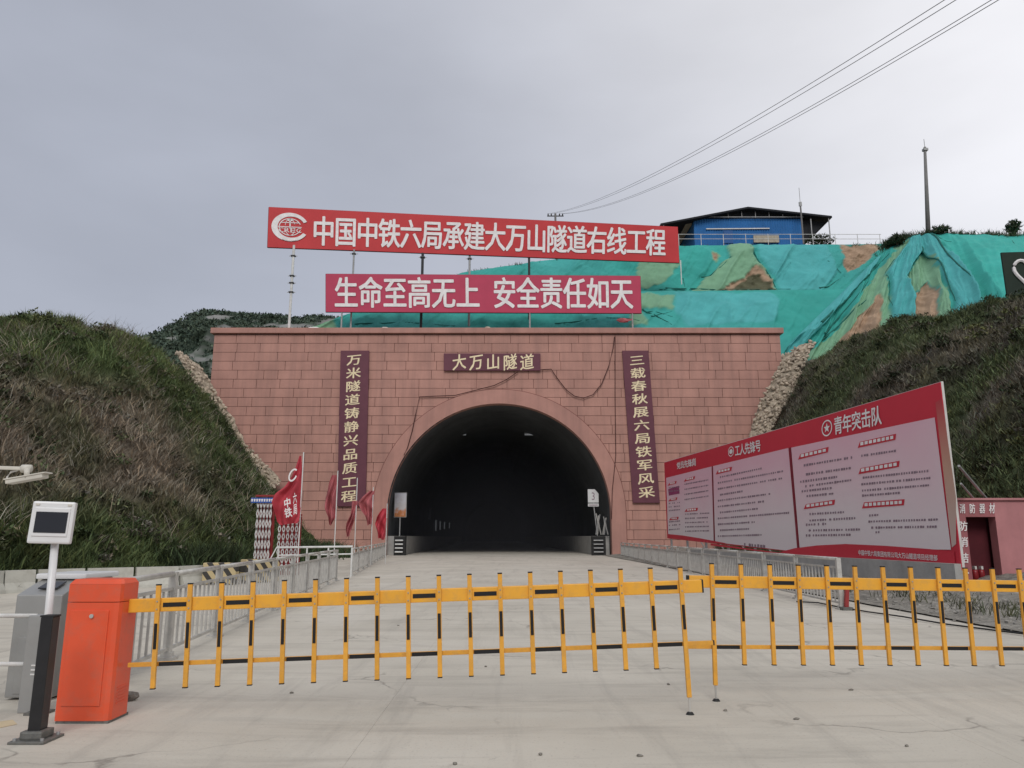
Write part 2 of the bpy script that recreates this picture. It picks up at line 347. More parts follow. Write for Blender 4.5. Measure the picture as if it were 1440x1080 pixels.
# ------------------------------------------------------------------ object helpers
ORG = {}
def tag(o, label=None, cat=None, group=None, kind=None):
    if label: o['label'] = label
    if cat: o['category'] = cat
    if group: o['group'] = group
    if kind: o['kind'] = kind
    return o
def thing(name, loc, label, cat, group=None):
    o = bpy.data.objects.new(name, None); col.objects.link(o)
    o.empty_display_size = 0.3
    o.location = loc; ORG[o.name] = Vector(loc)
    return tag(o, label, cat, group)
def link(name, me, parent=None, origin=None):
    o = bpy.data.objects.new(name, me); col.objects.link(o)
    base = ORG[parent.name] if parent is not None else Vector((0, 0, 0))
    org = Vector(origin) if origin is not None else base
    if parent is not None: o.parent = parent
    o.location = org - base; ORG[o.name] = org.copy()
    return o
class MB:
    """collects shapes in world metres; build() links them as one mesh object"""
    def __init__(s): s.v = []; s.f = []
    def add(s, vs, fs):
        k = len(s.v); s.v += [tuple(x) for x in vs]; s.f += [tuple(i + k for i in f) for f in fs]; return s
    def box(s, c, size, rz=0.0, M_=None):
        c = Vector(c); x, y, z = size[0] / 2, size[1] / 2, size[2] / 2
        vs = [Vector((i * x, j * y, k * z)) for k in (-1, 1) for j in (-1, 1) for i in (-1, 1)]
        rot = M_ if M_ is not None else Matrix.Rotation(rz, 3, 'Z')
        vs = [rot @ w + c for w in vs]
        return s.add(vs, [(0, 2, 3, 1), (4, 5, 7, 6), (0, 1, 5, 4), (2, 6, 7, 3), (0, 4, 6, 2), (1, 3, 7, 5)])
    def bar(s, a, b, w, h, up=Vector((0, 0, 1))):
        """square bar from a to b, w across and h along up"""
        a, b = Vector(a), Vector(b); d = (b - a).normalized()
        if abs(d.dot(up)) > 0.98: up = Vector((0, 1, 0))
        r = d.cross(up).normalized(); u = r.cross(d).normalized()
        vs = []
        for p in (a, b):
            for i, j in ((-1, -1), (1, -1), (1, 1), (-1, 1)):
                vs.append(p + r * i * w / 2 + u * j * h / 2)
        return s.add(vs, [(0, 1, 2, 3), (7, 6, 5, 4), (0, 4, 5, 1), (1, 5, 6, 2), (2, 6, 7, 3), (3, 7, 4, 0)])
    def tube(s, pts, r, n=8, r2=None):
        pts = [Vector(p) for p in pts]; rings = []
        for i, p in enumerate(pts):
            d = (pts[min(i + 1, len(pts) - 1)] - pts[max(i - 1, 0)]).normalized()
            up = Vector((0, 0, 1)) if abs(d.z) < 0.95 else Vector((1, 0, 0))
            a = d.cross(up).normalized(); b = a.cross(d).normalized()
            rr = r if r2 is None else r + (r2 - r) * i / max(1, len(pts) - 1)
            rings.append([p + (a * math.cos(t) + b * math.sin(t)) * rr for t in (2 * math.pi * k / n for k in range(n))])
        vs = [q for g in rings for q in g]; fs = []
        for i in range(len(pts) - 1):
            for k in range(n):
                fs.append((i * n + k, i * n + (k + 1) % n, (i + 1) * n + (k + 1) % n, (i + 1) * n + k))
        fs.append(tuple(range(n - 1, -1, -1))); fs.append(tuple((len(pts) - 1) * n + k for k in range(n)))
        return s.add(vs, fs)
    def slab(s, poly, depth):
        """poly: world points of a flat outline (counter-clockwise seen from its front), depth: vector to the back"""
        n = len(poly); dv = Vector(depth)
        vs = [Vector(p) for p in poly] + [Vector(p) + dv for p in poly]
        fs = [tuple(range(n)), tuple(range(2 * n - 1, n - 1, -1))]
        for i in range(n):
            j = (i + 1) % n; fs.append((i, i + n, j + n, j))
        return s.add(vs, fs)
    def build(s, name, m, parent=None, origin=None, bevel=0.0, smooth=False):
        base = Vector(origin) if origin is not None else (ORG[parent.name] if parent is not None else Vector((0, 0, 0)))
        me = bpy.data.meshes.new(name)
        me.from_pydata([(a - base.x, b - base.y, c - base.z) for a, b, c in s.v], [], s.f)
        if bevel > 0 or True:
            bm = bmesh.new(); bm.from_mesh(me)
            bmesh.ops.recalc_face_normals(bm, faces=bm.faces)
            if bevel > 0:
                bmesh.ops.bevel(bm, geom=bm.edges[:], offset=bevel, segments=2, profile=0.6, affect='EDGES', clamp_overlap=True)
            bm.to_mesh(me); bm.free()
        me.materials.append(m)
        if smooth:
            for p in me.polygons: p.use_smooth = True
        return link(name, me, parent, base)

def grid_object(name, X, Y, Z, m, colors=None, parent=None, smooth=True):
    """X,Y,Z 2-D arrays; colours (n,m,3) go to the Col attribute"""
    n, k = X.shape
    vs = np.stack([X, Y, Z], -1).reshape(-1, 3).astype(np.float32)
    idx = np.arange(n * k).reshape(n, k)
    q = np.stack([idx[:-1, :-1], idx[:-1, 1:], idx[1:, 1:], idx[1:, :-1]], -1).reshape(-1, 4)
    me = bpy.data.meshes.new(name)
    me.vertices.add(len(vs)); me.vertices.foreach_set('co', vs.ravel())
    me.loops.add(q.size); me.loops.foreach_set('vertex_index', q.ravel().astype(np.int32))
    me.polygons.add(len(q)); me.polygons.foreach_set('loop_start', (np.arange(len(q)) * 4).astype(np.int32))
    me.update(calc_edges=True)
    if colors is not None:
        ca = me.color_attributes.new('Col', 'FLOAT_COLOR', 'POINT')
        c4 = np.concatenate([colors.reshape(-1, 3), np.ones((n * k, 1))], 1).astype(np.float32)
        ca.data.foreach_set('color', c4.ravel())
    if smooth: me.polygons.foreach_set('use_smooth', np.ones(len(q), dtype=bool))
    me.materials.append(m)
    return link(name, me, parent)

# ------------------------------------------------------------------ lettering
_gl = {}
def glyph(ch, bold):
    key = (ch, bold)
    if key in _gl: return _gl[key]
    cu = bpy.data.curves.new('glyph', 'FONT'); cu.body = ch; cu.size = 1.0; cu.resolution_u = 2; cu.offset = bold
    ob = bpy.data.objects.new('glyph', cu); col.objects.link(ob)
    dg = bpy.context.evaluated_depsgraph_get(); dg.update()
    me = bpy.data.meshes.new_from_object(ob.evaluated_get(dg))
    vs = [(v.co.x, v.co.y) for v in me.vertices]; fs = [tuple(p.vertices) for p in me.polygons]
    bpy.data.meshes.remove(me); bpy.data.objects.remove(ob); bpy.data.curves.remove(cu)
    _gl[key] = (vs, fs); return _gl[key]
gv, _ = glyph('国', 0.0)
gx0, gx1 = min(a for a, b in gv), max(a for a, b in gv); gy0, gy1 = min(b for a, b in gv), max(b for a, b in gv)
GC = ((gx0 + gx1) / 2, (gy0 + gy1) / 2); GS = max(gx1 - gx0, gy1 - gy0) * 1.04
def lerp4(q, s, t):
    """q = TL, TR, BR, BL; s from left, t from top"""
    a = q[0].lerp(q[1], s); b = q[3].lerp(q[2], s); return a.lerp(b, t)
def put_glyph(mb, ch, q, bold=0.02, latin=False, shear=0.0):
    weight = bold * 1.15
    vs, fs = glyph(ch, 0.0)
    if not vs: return
    if latin:
        x0, x1 = min(a for a, b in vs), max(a for a, b in vs); y0, y1 = min(b for a, b in vs), max(b for a, b in vs)
        pts = [((a - x0) / max(1e-6, x1 - x0), 1 - (b - y0) / max(1e-6, y1 - y0)) for a, b in vs]
    else:
        pts = [((a - GC[0]) / GS + 0.5, 0.5 - (b - GC[1]) / GS) for a, b in vs]
    if shear: pts = [(s, t - shear * (s - 0.5)) for s, t in pts]
    if latin or weight <= 0:
        mb.add([lerp4(q, s, t) for s, t in pts], fs); return
    nn = (q[1] - q[0]).cross(q[3] - q[0]).normalized()
    if nn.y > 0: nn = -nn
    w = weight
    for i, (a, b) in enumerate(((0, 0), (w, 0.35 * w), (-w, -0.35 * w), (0.5 * w, -w * 0.6), (-0.5 * w, w * 0.6))):
        mb.add([lerp4(q, s + a, t + b) + nn * 0.0008 * i for s, t in pts], fs)
def text_row(mb, text, q, fill=0.95, bold=0.02, vertical=False, shear=0.0):
    n = len(text)
    for i, ch in enumerate(text):
        if ch == ' ': continue
        a = (i + 0.5 - fill / 2) / n; b = (i + 0.5 + fill / 2) / n
        if vertical: c = [lerp4(q, 0, a), lerp4(q, 1, a), lerp4(q, 1, b), lerp4(q, 0, b)]
        else: c = [lerp4(q, a, 0), lerp4(q, b, 0), lerp4(q, b, 1), lerp4(q, a, 1)]
        put_glyph(mb, ch, c, bold, shear=shear)
def quad(mb, q): mb.add(q, [(0, 3, 2, 1)])

def logo(mb, c, rx, ry):
    """open ring round a globe with a lettered bar; c centre, rx/ry vectors to the right and up"""
    def pt(a, b): return c + rx * a + ry * b
    def arc(r0, r1, a0, a1, n=40, ex=1.0, cx=0.0, r0b=None):
        for i in range(n):
            t0 = R(a0 + (a1 - a0) * i / n); t1 = R(a0 + (a1 - a0) * (i + 1) / n)
            mb.add([pt(cx + r0 * ex * math.cos(t0), r0 * math.sin(t0)), pt(cx + r1 * math.cos(t0) * ex, r1 * math.sin(t0)),
                    pt(cx + r1 * ex * math.cos(t1), r1 * math.sin(t1)), pt(cx + r0 * ex * math.cos(t1), r0 * math.sin(t1))], [(0, 1, 2, 3)])
    # thick-left open C
    n = 56
    for i in range(n):
        def rr(t): return 0.70 + 0.08 * (0.5 + 0.5 * math.cos(t)) 
        t0 = R(24 + 306 * i / n); t1 = R(24 + 306 * (i + 1) / n)
        mb.add([pt(rr(t0) * math.cos(t0) + 0.03, rr(t0) * math.sin(t0)), pt(math.cos(t0), math.sin(t0)), pt(math.cos(t1), math.sin(t1)), pt(rr(t1) * math.cos(t1) + 0.03, rr(t1) * math.sin(t1))], [(0, 1, 2, 3)])
    arc(0.56, 0.61, 20, 340, 40)
    arc(0.56, 0.61, 20, 170, 24, 0.45); arc(0.56, 0.61, 190, 350, 24, 0.45)
    arc(0.95, 1.0, 245, 295, 16); 
    mb.add([pt(-0.035, -0.1), pt(0.035, -0.1), pt(0.035, 0.6), pt(-0.035, 0.6)], [(0, 1, 2, 3)])
    mb.add([pt(-0.50, 0.28), pt(0.50, 0.28), pt(0.50, 0.33), pt(-0.50, 0.33)], [(0, 1, 2, 3)])
    mb.add([pt(-0.14, 0.42), pt(0.14, 0.42), pt(0.10, 0.62), pt(-0.10, 0.62)], [(0, 1, 2, 3)])
    mb.add([pt(-0.66, -0.02), pt(0.62, -0.02), pt(0.62, 0.03), pt(-0.66, 0.03)], [(0, 1, 2, 3)])
    for i, ch in enumerate('CREC'):
        x0 = -0.62 + i * 0.32
        put_glyph(mb, ch, [pt(x0, -0.06), pt(x0 + 0.27, -0.06), pt(x0 + 0.27, -0.38), pt(x0, -0.38)], 0.02, latin=True)

# ================================================================== SETTING
# ground sheet to the horizon
mb = MB(); mb.add([(-3000, -600, -0.03), (3000, -600, -0.03), (3000, 59.5, -0.03), (-3000, 59.5, -0.03)], [(0, 1, 2, 3)])
mb.add([(-3000, 59.5, -0.03), (-30, 59.5, -0.03), (-30, 4000, -0.03), (-3000, 4000, -0.03)], [(0, 1, 2, 3)])
mb.add([(30, 59.5, -0.03), (3000, 59.5, -0.03), (3000, 4000, -0.03), (30, 4000, -0.03)], [(0, 1, 2, 3)])
tag(mb.build('ground', M['dirt']), 'bare brown earth spreading out under the pavement and hills', kind='structure')

# concrete road: slabs side by side with narrow joints
road = bpy.data.objects.new('road', None); col.objects.link(road); ORG[road.name] = Vector((0, 0, 0))
tag(road, 'pale worn concrete road leading into the tunnel', kind='structure')
bm_ = MB(); bm_.box((0, 0, -0.1), (1, 1, 0.2)); slab_me = None
ys = [-8, -2.5, 3.2, 6.95, 11.6, 16.5, 21.5, 27, 32.5, 38, 44, 50, 56, 62]
xs = [-40, -34, -28, -22.5, -17, -11.6, -5.9, -1.05, 3.2, 7.6, 13, 19]
first = None
for j in range(len(ys) - 1):
    for i in range(len(xs) - 1):
        w = xs[i + 1] - xs[i] - 0.0016; d = ys[j + 1] - ys[j] - 0.0035
        c = ((xs[i] + xs[i + 1]) / 2, (ys[j] + ys[j + 1]) / 2, 0)
        if first is None:
            first = bm_.build('slab', M['concrete'], road, origin=(0, 0, 0)); o = first
        else:
            o = first.copy(); col.objects.link(o); o.parent = road
        o.location = c; o.scale = (w, d, 1)
# road continues on the tunnel floor
TA = Vector((-0.0283, 1.0, 0)).normalized(); TX = Vector((TA.y, -TA.x, 0))
TC = Vector((-1.02, 60.0, 3.15)); RI, RO = 8.8, 9.95
mb = MB(); a = Vector((TC.x, 62.0, 0.0)); 
mb.slab([a - TX * 9, a + TX * 9, a + TX * 9 + TA * 190, a - TX * 9 + TA * 190], (0, 0, -0.2))
mb.build('tunnel_carriageway', M['concrete'], road)

# --- gravel verge on the right
n1, n2 = 150, 70
yy = np.linspace(6.0, 59.4, n1)[:, None] * np.ones((1, n2)); s_ = np.linspace(0, 1, n2)[None, :] * np.ones((n1, 1))
edge = 7.5 - (yy - 11.5) * 0.011 + 0.12 * (fbm(yy * 1.5, yy * 0, 5) - 0.5)
edge = edge + np.clip(11.0 - yy, 0, 10) * 0.45
xx = edge + s_ * 13.0
zz = 0.02 + 0.55 * np.clip(s_ * 13 / 5.5, 0, 1) ** 1.5 * (0.5 + fbm(xx * 0.9, yy * 0.9, 3)) * 0.8 + 0.16 * (fbm(xx * 3, yy * 3, 9, 4) - 0.45) * np.clip(s_ * 30, 0, 1) + 0.01
zz = np.maximum(zz, 0.012)
t = fbm(xx * 1.5, yy * 1.5, 21)[..., None]; t2 = fbm(xx * 7, yy * 7, 22)[..., None]
colr = (np.array([0.20, 0.185, 0.16]) * (1 - t) + np.array([0.36, 0.34, 0.30]) * t) * (0.55 + 0.8 * t2)
tag(grid_object('gravel_verge', xx, yy, zz, M['gravel'], colr), 'lumpy grey gravel verge along the right edge of the road', kind='structure')

# --- side hills
def smooth01(t): t = np.clip(t, 0, 1); return t * t * (3 - 2 * t)
def interp(y, ps): return np.interp(y, [p[0] for p in ps], [p[1] for p in ps])
L_TOE = [(5, -16), (16, -14.3), (18.5, -13.9), (22, -12.2), (30, -11.7), (40, -12.2), (59, -14.3), (80, -15)]
L_CR = [(5, 5.0), (18, 6.0), (22, 6.6), (28, 8.6), (34, 11.4), (40, 12.9), (50, 14.4), (59, 15.2), (80, 15.5)]
R_TOE = [(5, 15.5), (20, 14.0), (30, 13.6), (45, 13.8), (59, 15.4), (80, 16)]
R_CR = [(5, 8), (20, 9.4), (33, 11.8), (42, 13.9), (50, 15.2), (57, 16.5), (80, 17)]
def left_h(x, y):
    a = interp(y, L_TOE) - x; hc = interp(y, L_CR); W = interp(y, [(5, 7.0), (28, 8.0), (42, 9.6), (59, 13.6)])
    t = np.clip(a / W, 0, 4)
    prof = np.where(t < 0.8, t * 1.03, 0.824 + 0.176 * np.sin(np.clip((t - 0.8) / 0.65, 0, 1) * np.pi / 2))
    prof = prof - 0.16 * np.clip(t - 1.35, 0, 3)
    z = hc * prof
    z = z + (fbm(x * 0.22, y * 0.22, 31, 5) - 0.5) * 2.4 * smooth01(a / 3) + (fbm(x * 0.75, y * 0.75 + z * 0.5, 32, 4) - 0.5) * 1.5 * smooth01(a / 1.5)
    return np.where(a > 0, np.maximum(z, 0.0), -0.2)
def right_h(x, y):
    a = x - interp(y, R_TOE); hc = interp(y, R_CR); W = interp(y, [(5, 7), (33, 9.4), (59, 9.4)])
    t = np.clip(a / W, 0, 4)
    prof = np.where(t < 0.8, t * 1.03, 0.824 + 0.176 * np.sin(np.clip((t - 0.8) / 0.65, 0, 1) * np.pi / 2))
    prof = prof + 0.05 * np.clip(t - 1.45, 0, 2)
    z = hc * prof
    z = z + (fbm(x * 0.25, y * 0.25, 41, 5) - 0.5) * 2.2 * smooth01(a / 3) + (fbm(x * 0.75, y * 0.75 + z * 0.5, 42, 4) - 0.5) * 1.3 * smooth01(a / 1.5)
    return np.where(a > 0, np.maximum(z, 0.0), -0.2)

def left_col(x, y, z, r):
    """dry grey-brown weeds in the middle, green towards the portal, the crest and the foot"""
    u = 720 + FPX * x / y
    g = np.zeros(x.shape)
    n = fbm(x * 0.35, y * 0.35 + z * 0.2, 51, 4)
    s = (y - 33) * 0.085 + (n - 0.5) * 2.4
    crest = (z - 7.2 - (y - 28) * 0.12) * 0.5
    foot = (2.6 - z) * 0.5
    green = smooth01(0.5 + np.maximum(np.maximum(s, crest), foot) * 0.9)[..., None]
    dark = smooth01((y - 44) / 8)[..., None] * 0.15
    gr = np.array([0.082, 0.110, 0.043]); dr = np.array([0.235, 0.192, 0.145])
    c = dr * (1 - green) + gr * green
    yel = smooth01((fbm(x * 0.6, y * 0.6, 55) - 0.5) * 4)[..., None]
    c = c * (1 - 0.4 * yel * green) + np.array([0.14, 0.14, 0.05]) * 0.4 * yel * green
    return c * (1 - dark) * (1 + 0.30 * smooth01(crest)[..., None])
def right_col(x, y, z, r):
    n = fbm(x * 0.3, y * 0.3 + z * 0.2, 61, 4)
    green = smooth01(0.75 + (n - 0.5) * 3.2)[..., None]
    c = np.array([0.145, 0.128, 0.10]) * (1 - green) + np.array([0.088, 0.112, 0.052]) * green
    yel = smooth01((fbm(x * 0.5, y * 0.5, 65) - 0.55) * 5)[..., None]
    return c * (1 - 0.35 * yel) + np.array([0.12, 0.12, 0.045]) * 0.35 * yel

def hill(name, label, hf, toe, sign, cf, ymin, ymax, width, seed):
    ny, nx = 200, 110
    y = np.linspace(ymin, ymax, ny)[:, None] * np.ones((1, nx))
    a = (np.linspace(0, 1, nx) ** 1.3)[None, :] * width * np.ones((ny, 1))
    x = interp(y, toe) + sign * (a + 0.001)
    z = hf(x, y); z[:, 0] = -0.2
    c = cf(x, y, z, None) * 0.75
    o = grid_object(name, x, y, z, M['soil'], c)
    tag(o, label, kind='structure')

def blades(name, label, px, py, pz, nrm, cfun, per, seed, length=(0.18, 0.5), width=0.03, parent=None, kind='stuff', m=None, lean=0.55, jit=0.22, colors=None):
    """tufts of bent tapering blades rooted at the given points"""
    g = np.random.default_rng(seed)
    n = len(px)
    k = n * per
    rx = np.repeat(px, per) + g.normal(0, jit, k) ; ry = np.repeat(py, per) + g.normal(0, jit, k); rz = np.repeat(pz, per)
    big = np.repeat(g.random(n), per)
    ln = length[0] + (length[1] - length[0]) * (0.45 * big + 0.55 * g.random(k)) 
    az = g.random(k) * 2 * np.pi
    le = lean * (0.25 + g.random(k))
    dx = np.cos(az) * le + np.repeat(nrm[:, 0], per) * 0.2; dy = np.sin(az) * le + np.repeat(nrm[:, 1], per) * 0.2; dz = np.ones(k)
    l = np.sqrt(dx * dx + dy * dy + dz * dz); dx /= l; dy /= l; dz /= l
    wa = g.random(k) * np.pi; wx = np.cos(wa) * width * (0.6 + 0.8 * g.random(k)); wy = np.sin(wa) * width * (0.6 + 0.8 * g.random(k))
    base = np.stack([rx, ry, rz - 0.05], 1)
    mid = base + np.stack([dx, dy, dz], 1) * (ln * 0.6)[:, None]
    tip = mid + np.stack([dx * 1.6, dy * 1.6, dz * 0.75], 1) * (ln * 0.45)[:, None]
    w = np.stack([wx, wy, np.zeros(k)], 1)
    vs = np.stack([base - w * 0.5, base + w * 0.5, mid + w * 0.42, mid - w * 0.42, tip], 1).reshape(-1, 3).astype(np.float32)
    b = (np.arange(k) * 5)[:, None]
    loops = np.concatenate([b + 0, b + 1, b + 2, b + 3, b + 3, b + 2, b + 4], 1).astype(np.int32)
    starts = np.stack([np.arange(k) * 7, np.arange(k) * 7 + 4], 1).ravel().astype(np.int32)
    me = bpy.data.meshes.new(name)
    me.vertices.add(len(vs)); me.vertices.foreach_set('co', vs.ravel())
    me.loops.add(loops.size); me.loops.foreach_set('vertex_index', loops.ravel())
    me.polygons.add(len(starts)); me.polygons.foreach_set('loop_start', starts)
    me.update(calc_edges=True)
    c = cfun(rx, ry, rz, None) if colors is None else np.repeat(colors, per, 0)
    br = (0.40 + 0.65 * np.repeat(g.random(n) ** 1.5, per) + 0.45 * g.random(k) + 1.5 * (fbm(rx * 0.55, ry * 0.55 + rz * 0.7, seed + 7, 4) - 0.42))[:, None]
    br = np.maximum(br, 0.18)
    hue = (g.random(k)[:, None] - 0.5) * np.array([0.25, 0.05, -0.15])
    c = np.clip(c * br * (1 + hue), 0, 1)
    c5 = np.repeat(np.concatenate([c, np.ones((k, 1))], 1), 5, 0).astype(np.float32)
    ca = me.color_attributes.new('Col', 'FLOAT_COLOR', 'POINT'); ca.data.foreach_set('color', c5.ravel())
    me.materials.append(m or M['grass'])
    o = link(name, me, parent)
    if label: tag(o, label, 'grass' if kind == 'stuff' else None, kind=kind)
    return o

def hill_grass(name, label, hf, toe, sign, cf, ymin, ymax, span, n, per, seed, **kw):
    g = np.random.default_rng(seed)
    y = ymin + (ymax - ymin) * g.random(n) ** 1.25; a = span * g.random(n)
    x = interp(y, toe) + sign * a
    # keep only what can face the road: the slope and a strip behind the crest
    keep = fbm(x * 0.9, y * 0.9, seed + 3) + 0.35 * g.random(n) > 0.42
    x, y = x[keep], y[keep]
    z = hf(x, y); e = 0.1
    nx_ = -(hf(x + e, y) - hf(x - e, y)) / (2 * e); ny_ = -(hf(x, y + e) - hf(x, y - e)) / (2 * e)
    nr = np.stack([np.clip(nx_, -1, 1), np.clip(ny_, -1, 1)], 1)
    blades(name, label, x, y, z, nr, cf, per, seed, **kw)

hill('hill_left', 'overgrown earth slope rising on the left of the road', left_h, L_TOE, -1, left_col, 6, 72, 24, 1)
hill('hill_right', 'dark overgrown earth slope behind the long billboard', right_h, R_TOE, 1, right_col, 6, 62, 24, 2)
hill_grass('grass', 'tall green and dry brown grass covering the left slope', left_h, L_TOE, -1, left_col, 14, 58.3, 16, 22000, 13, 5, length=(0.14, 0.62), width=0.034, lean=0.8)
hill_grass('grass', 'dark green and brown grass covering the slope behind the billboard', right_h, R_TOE, 1, right_col, 17, 58, 15, 15000, 13, 6, length=(0.12, 0.5), width=0.036, lean=0.8)
# taller weed clumps that break the outline
hill_grass('weeds', 'tall seeding weeds standing out of the grass on the left slope', left_h, L_TOE, -1, left_col, 16, 56, 14.5, 2600, 10, 15, length=(0.35, 0.85), width=0.03, lean=0.35, jit=0.12)
hill_grass('weeds', 'tall weeds standing out of the grass on the right slope', right_h, R_TOE, 1, right_col, 20, 57, 15, 1300, 9, 16, length=(0.35, 0.8), width=0.03, lean=0.35, jit=0.12)

def leaf_clumps(name, label, hf, toe, sign, y0, y1, span, n, per, seed, cols, rad=(0.25, 0.7), leaf=(0.10, 0.22), width=0.085):
    g = np.random.default_rng(seed)
    y = y0 + (y1 - y0) * g.random(n) ** 1.2; a = 0.5 + span * g.random(n); x = interp(y, toe) + sign * a
    kp = fbm(x * 0.5, y * 0.5, seed, 3) > 0.48; x, y = x[kp], y[kp]; z = hf(x, y); n = len(x)
    r = rad[0] + (rad[1] - rad[0]) * g.random(n) ** 2
    p = g.normal(0, 1, (n, per, 3)); p /= np.linalg.norm(p, axis=2)[..., None]; p *= (g.random((n, per, 1)) ** 0.4)
    px = (x[:, None] + p[..., 0] * r[:, None]).ravel(); py = (y[:, None] + p[..., 1] * r[:, None]).ravel(); pz = (z[:, None] + 0.15 + np.abs(p[..., 2]) * r[:, None] * 0.8).ravel()
    ci = g.integers(0, len(cols), n); cc = np.repeat(np.array(cols)[ci] * (0.7 + 0.6 * g.random((n, 1))), per, 0)
    blades(name, label, px, py, pz, np.zeros((len(px), 2)), None, 2, seed + 1, length=leaf, width=width, lean=1.6, jit=0.05, colors=cc, m=M['grass'])
leaf_clumps('shrubs', 'low leafy shrubs and herbs growing among the grass on the left slope', left_h, L_TOE, -1, 16, 57, 14, 1500, 34, 401,
            [[0.07, 0.095, 0.04], [0.10, 0.115, 0.06], [0.05, 0.07, 0.03], [0.13, 0.12, 0.08], [0.17, 0.15, 0.12]])
leaf_clumps('shrubs', 'low leafy shrubs and herbs growing among the grass on the right slope', right_h, R_TOE, 1, 19, 57, 15, 1300, 34, 411,
            [[0.06, 0.08, 0.035], [0.085, 0.10, 0.055], [0.045, 0.06, 0.03], [0.11, 0.10, 0.075], [0.12, 0.13, 0.05]])
g = np.random.default_rng(421); n = 1500
y = 17 + 30 * g.random(n); a = 1.0 + 9.5 * g.random(n); x = interp(y, L_TOE) - a; kp = fbm(x * 0.4, y * 0.4, 9, 3) > 0.46; x, y = x[kp], y[kp]
blades('dead_twigs', 'pale dead stalks and twigs tangled in the dry middle of the left slope', x, y, left_h(x, y) + 0.1, np.zeros((len(x), 2)), None, 9, 422, length=(0.5, 1.3), width=0.018, lean=1.3, jit=0.3, colors=np.tile([0.30, 0.26, 0.20], (len(x), 1)))
g = np.random.default_rng(431); n = 700
y = 22 + 34 * g.random(n); a = 2 + 12 * g.random(n); x = interp(y, R_TOE) + a
blades('dead_twigs', 'pale dead stalks scattered over the right slope', x, y, right_h(x, y) + 0.1, np.zeros((n, 2)), None, 7, 432, length=(0.4, 1.0), width=0.018, lean=1.3, jit=0.3, colors=np.tile([0.17, 0.155, 0.12], (n, 1)))

# --- far hill beyond the left slope
n1, n2 = 90, 220
us = np.linspace(120, 760, n2)
ridge_v = np.interp(us, [120, 205, 250, 270, 290, 330, 350, 400, 440, 475, 600, 760], [520, 476, 455, 441, 436, 440, 441, 446, 444, 447, 440, 445])
ridge_v = ridge_v + (fbm(us * 0.08, us * 0, 71, 4) - 0.5) * 7
t = np.linspace(0, 1, n1)[:, None]
X = np.zeros((n1, n2)); Y = np.zeros((n1, n2)); Z = np.zeros((n1, n2))
for j, u in enumerate(us):
    top = P(u, ridge_v[j], 420); bot = P(u, 560, 300)
    X[:, j] = bot.x + (top.x - bot.x) * t[:, 0]; Y[:, j] = bot.y + (top.y - bot.y) * t[:, 0]; Z[:, j] = bot.z * 0 + (top.z) * t[:, 0] ** 0.85 + (1 - t[:, 0]) * bot.z
Z += (fbm(X * 0.05, Y * 0.05, 72, 4) - 0.5) * 9 * np.sin(t * np.pi) ; Y += (fbm(X * 0.06, Z * 0.06, 73, 4) - 0.5) * 40 * (1 - t ** 3)
rock = smooth01((fbm(X * 0.07, Z * 0.11, 74, 4) - 0.56) * 8 + smooth01(t * 2 - 1) * 0.3)[..., None]
gcol = np.array([0.066, 0.092, 0.066]) * (0.6 + 0.9 * fbm(X * 0.12, Z * 0.2, 75)[..., None])
c = gcol * (1 - rock) + np.array([0.21, 0.21, 0.20]) * rock
tag(grid_object('hill_far', X, Y, Z, M['far_hill'], c), 'distant dark green hill with grey rock outcrops at its top', kind='structure')
g = np.random.default_rng(77)   # scrub along its skyline
tt = g.random(5500) ** 0.8; uu = g.integers(0, n2, 5500); ti = (tt * (n1 - 1)).astype(int)
kp = rock[ti, uu, 0] < 0.3; ti, uu = ti[kp], uu[kp]
blades('shrubs_far', 'scattered scrub over the distant hill', X[ti, uu], Y[ti, uu], Z[ti, uu], np.zeros((len(ti), 2)), None, 9, 78, length=(0.7, 2.0), width=0.8, lean=1.2, jit=1.5, colors=np.tile([0.062, 0.086, 0.062], (len(ti), 1)) * (0.7 + 0.7 * g.random((len(ti), 1))))

# --- terraces above the portal, covered with green dust net
TEAL = np.array([0.045, 0.33, 0.285]); FADE = np.array([0.17, 0.33, 0.21]); SOIL = np.array([0.36, 0.25, 0.17]); DARKN = np.array([0.015, 0.15, 0.125])
def polyl(ps, n):
    P3 = np.array([tuple(P(*p)) for p in ps]); 
    d = np.r_[0, np.cumsum(np.linalg.norm(np.diff(P3, axis=0), axis=1))]; s = np.linspace(0, d[-1], n)
    return np.stack([np.interp(s, d, P3[:, i]) for i in range(3)], 1)
BLUT = np.array([0.075, 0.345, 0.345])
def inpoly(U, V, poly):
    ins = np.zeros(U.shape, bool); k = len(poly)
    for a in range(k):
        (x0, y0), (x1, y1) = poly[a], poly[(a + 1) % k]
        if y0 == y1: continue
        c_ = ((y0 > V) != (y1 > V)) & (U < (x1 - x0) * (V - y0) / (y1 - y0) + x0)
        ins ^= c_
    return ins
def blur(A, k=1):
    for _ in range(k):
        B = np.pad(A, 1, mode='edge'); A = (B[1:-1, 1:-1] * 2 + B[:-2, 1:-1] + B[2:, 1:-1] + B[1:-1, :-2] + B[1:-1, 2:]) / 6
    return A
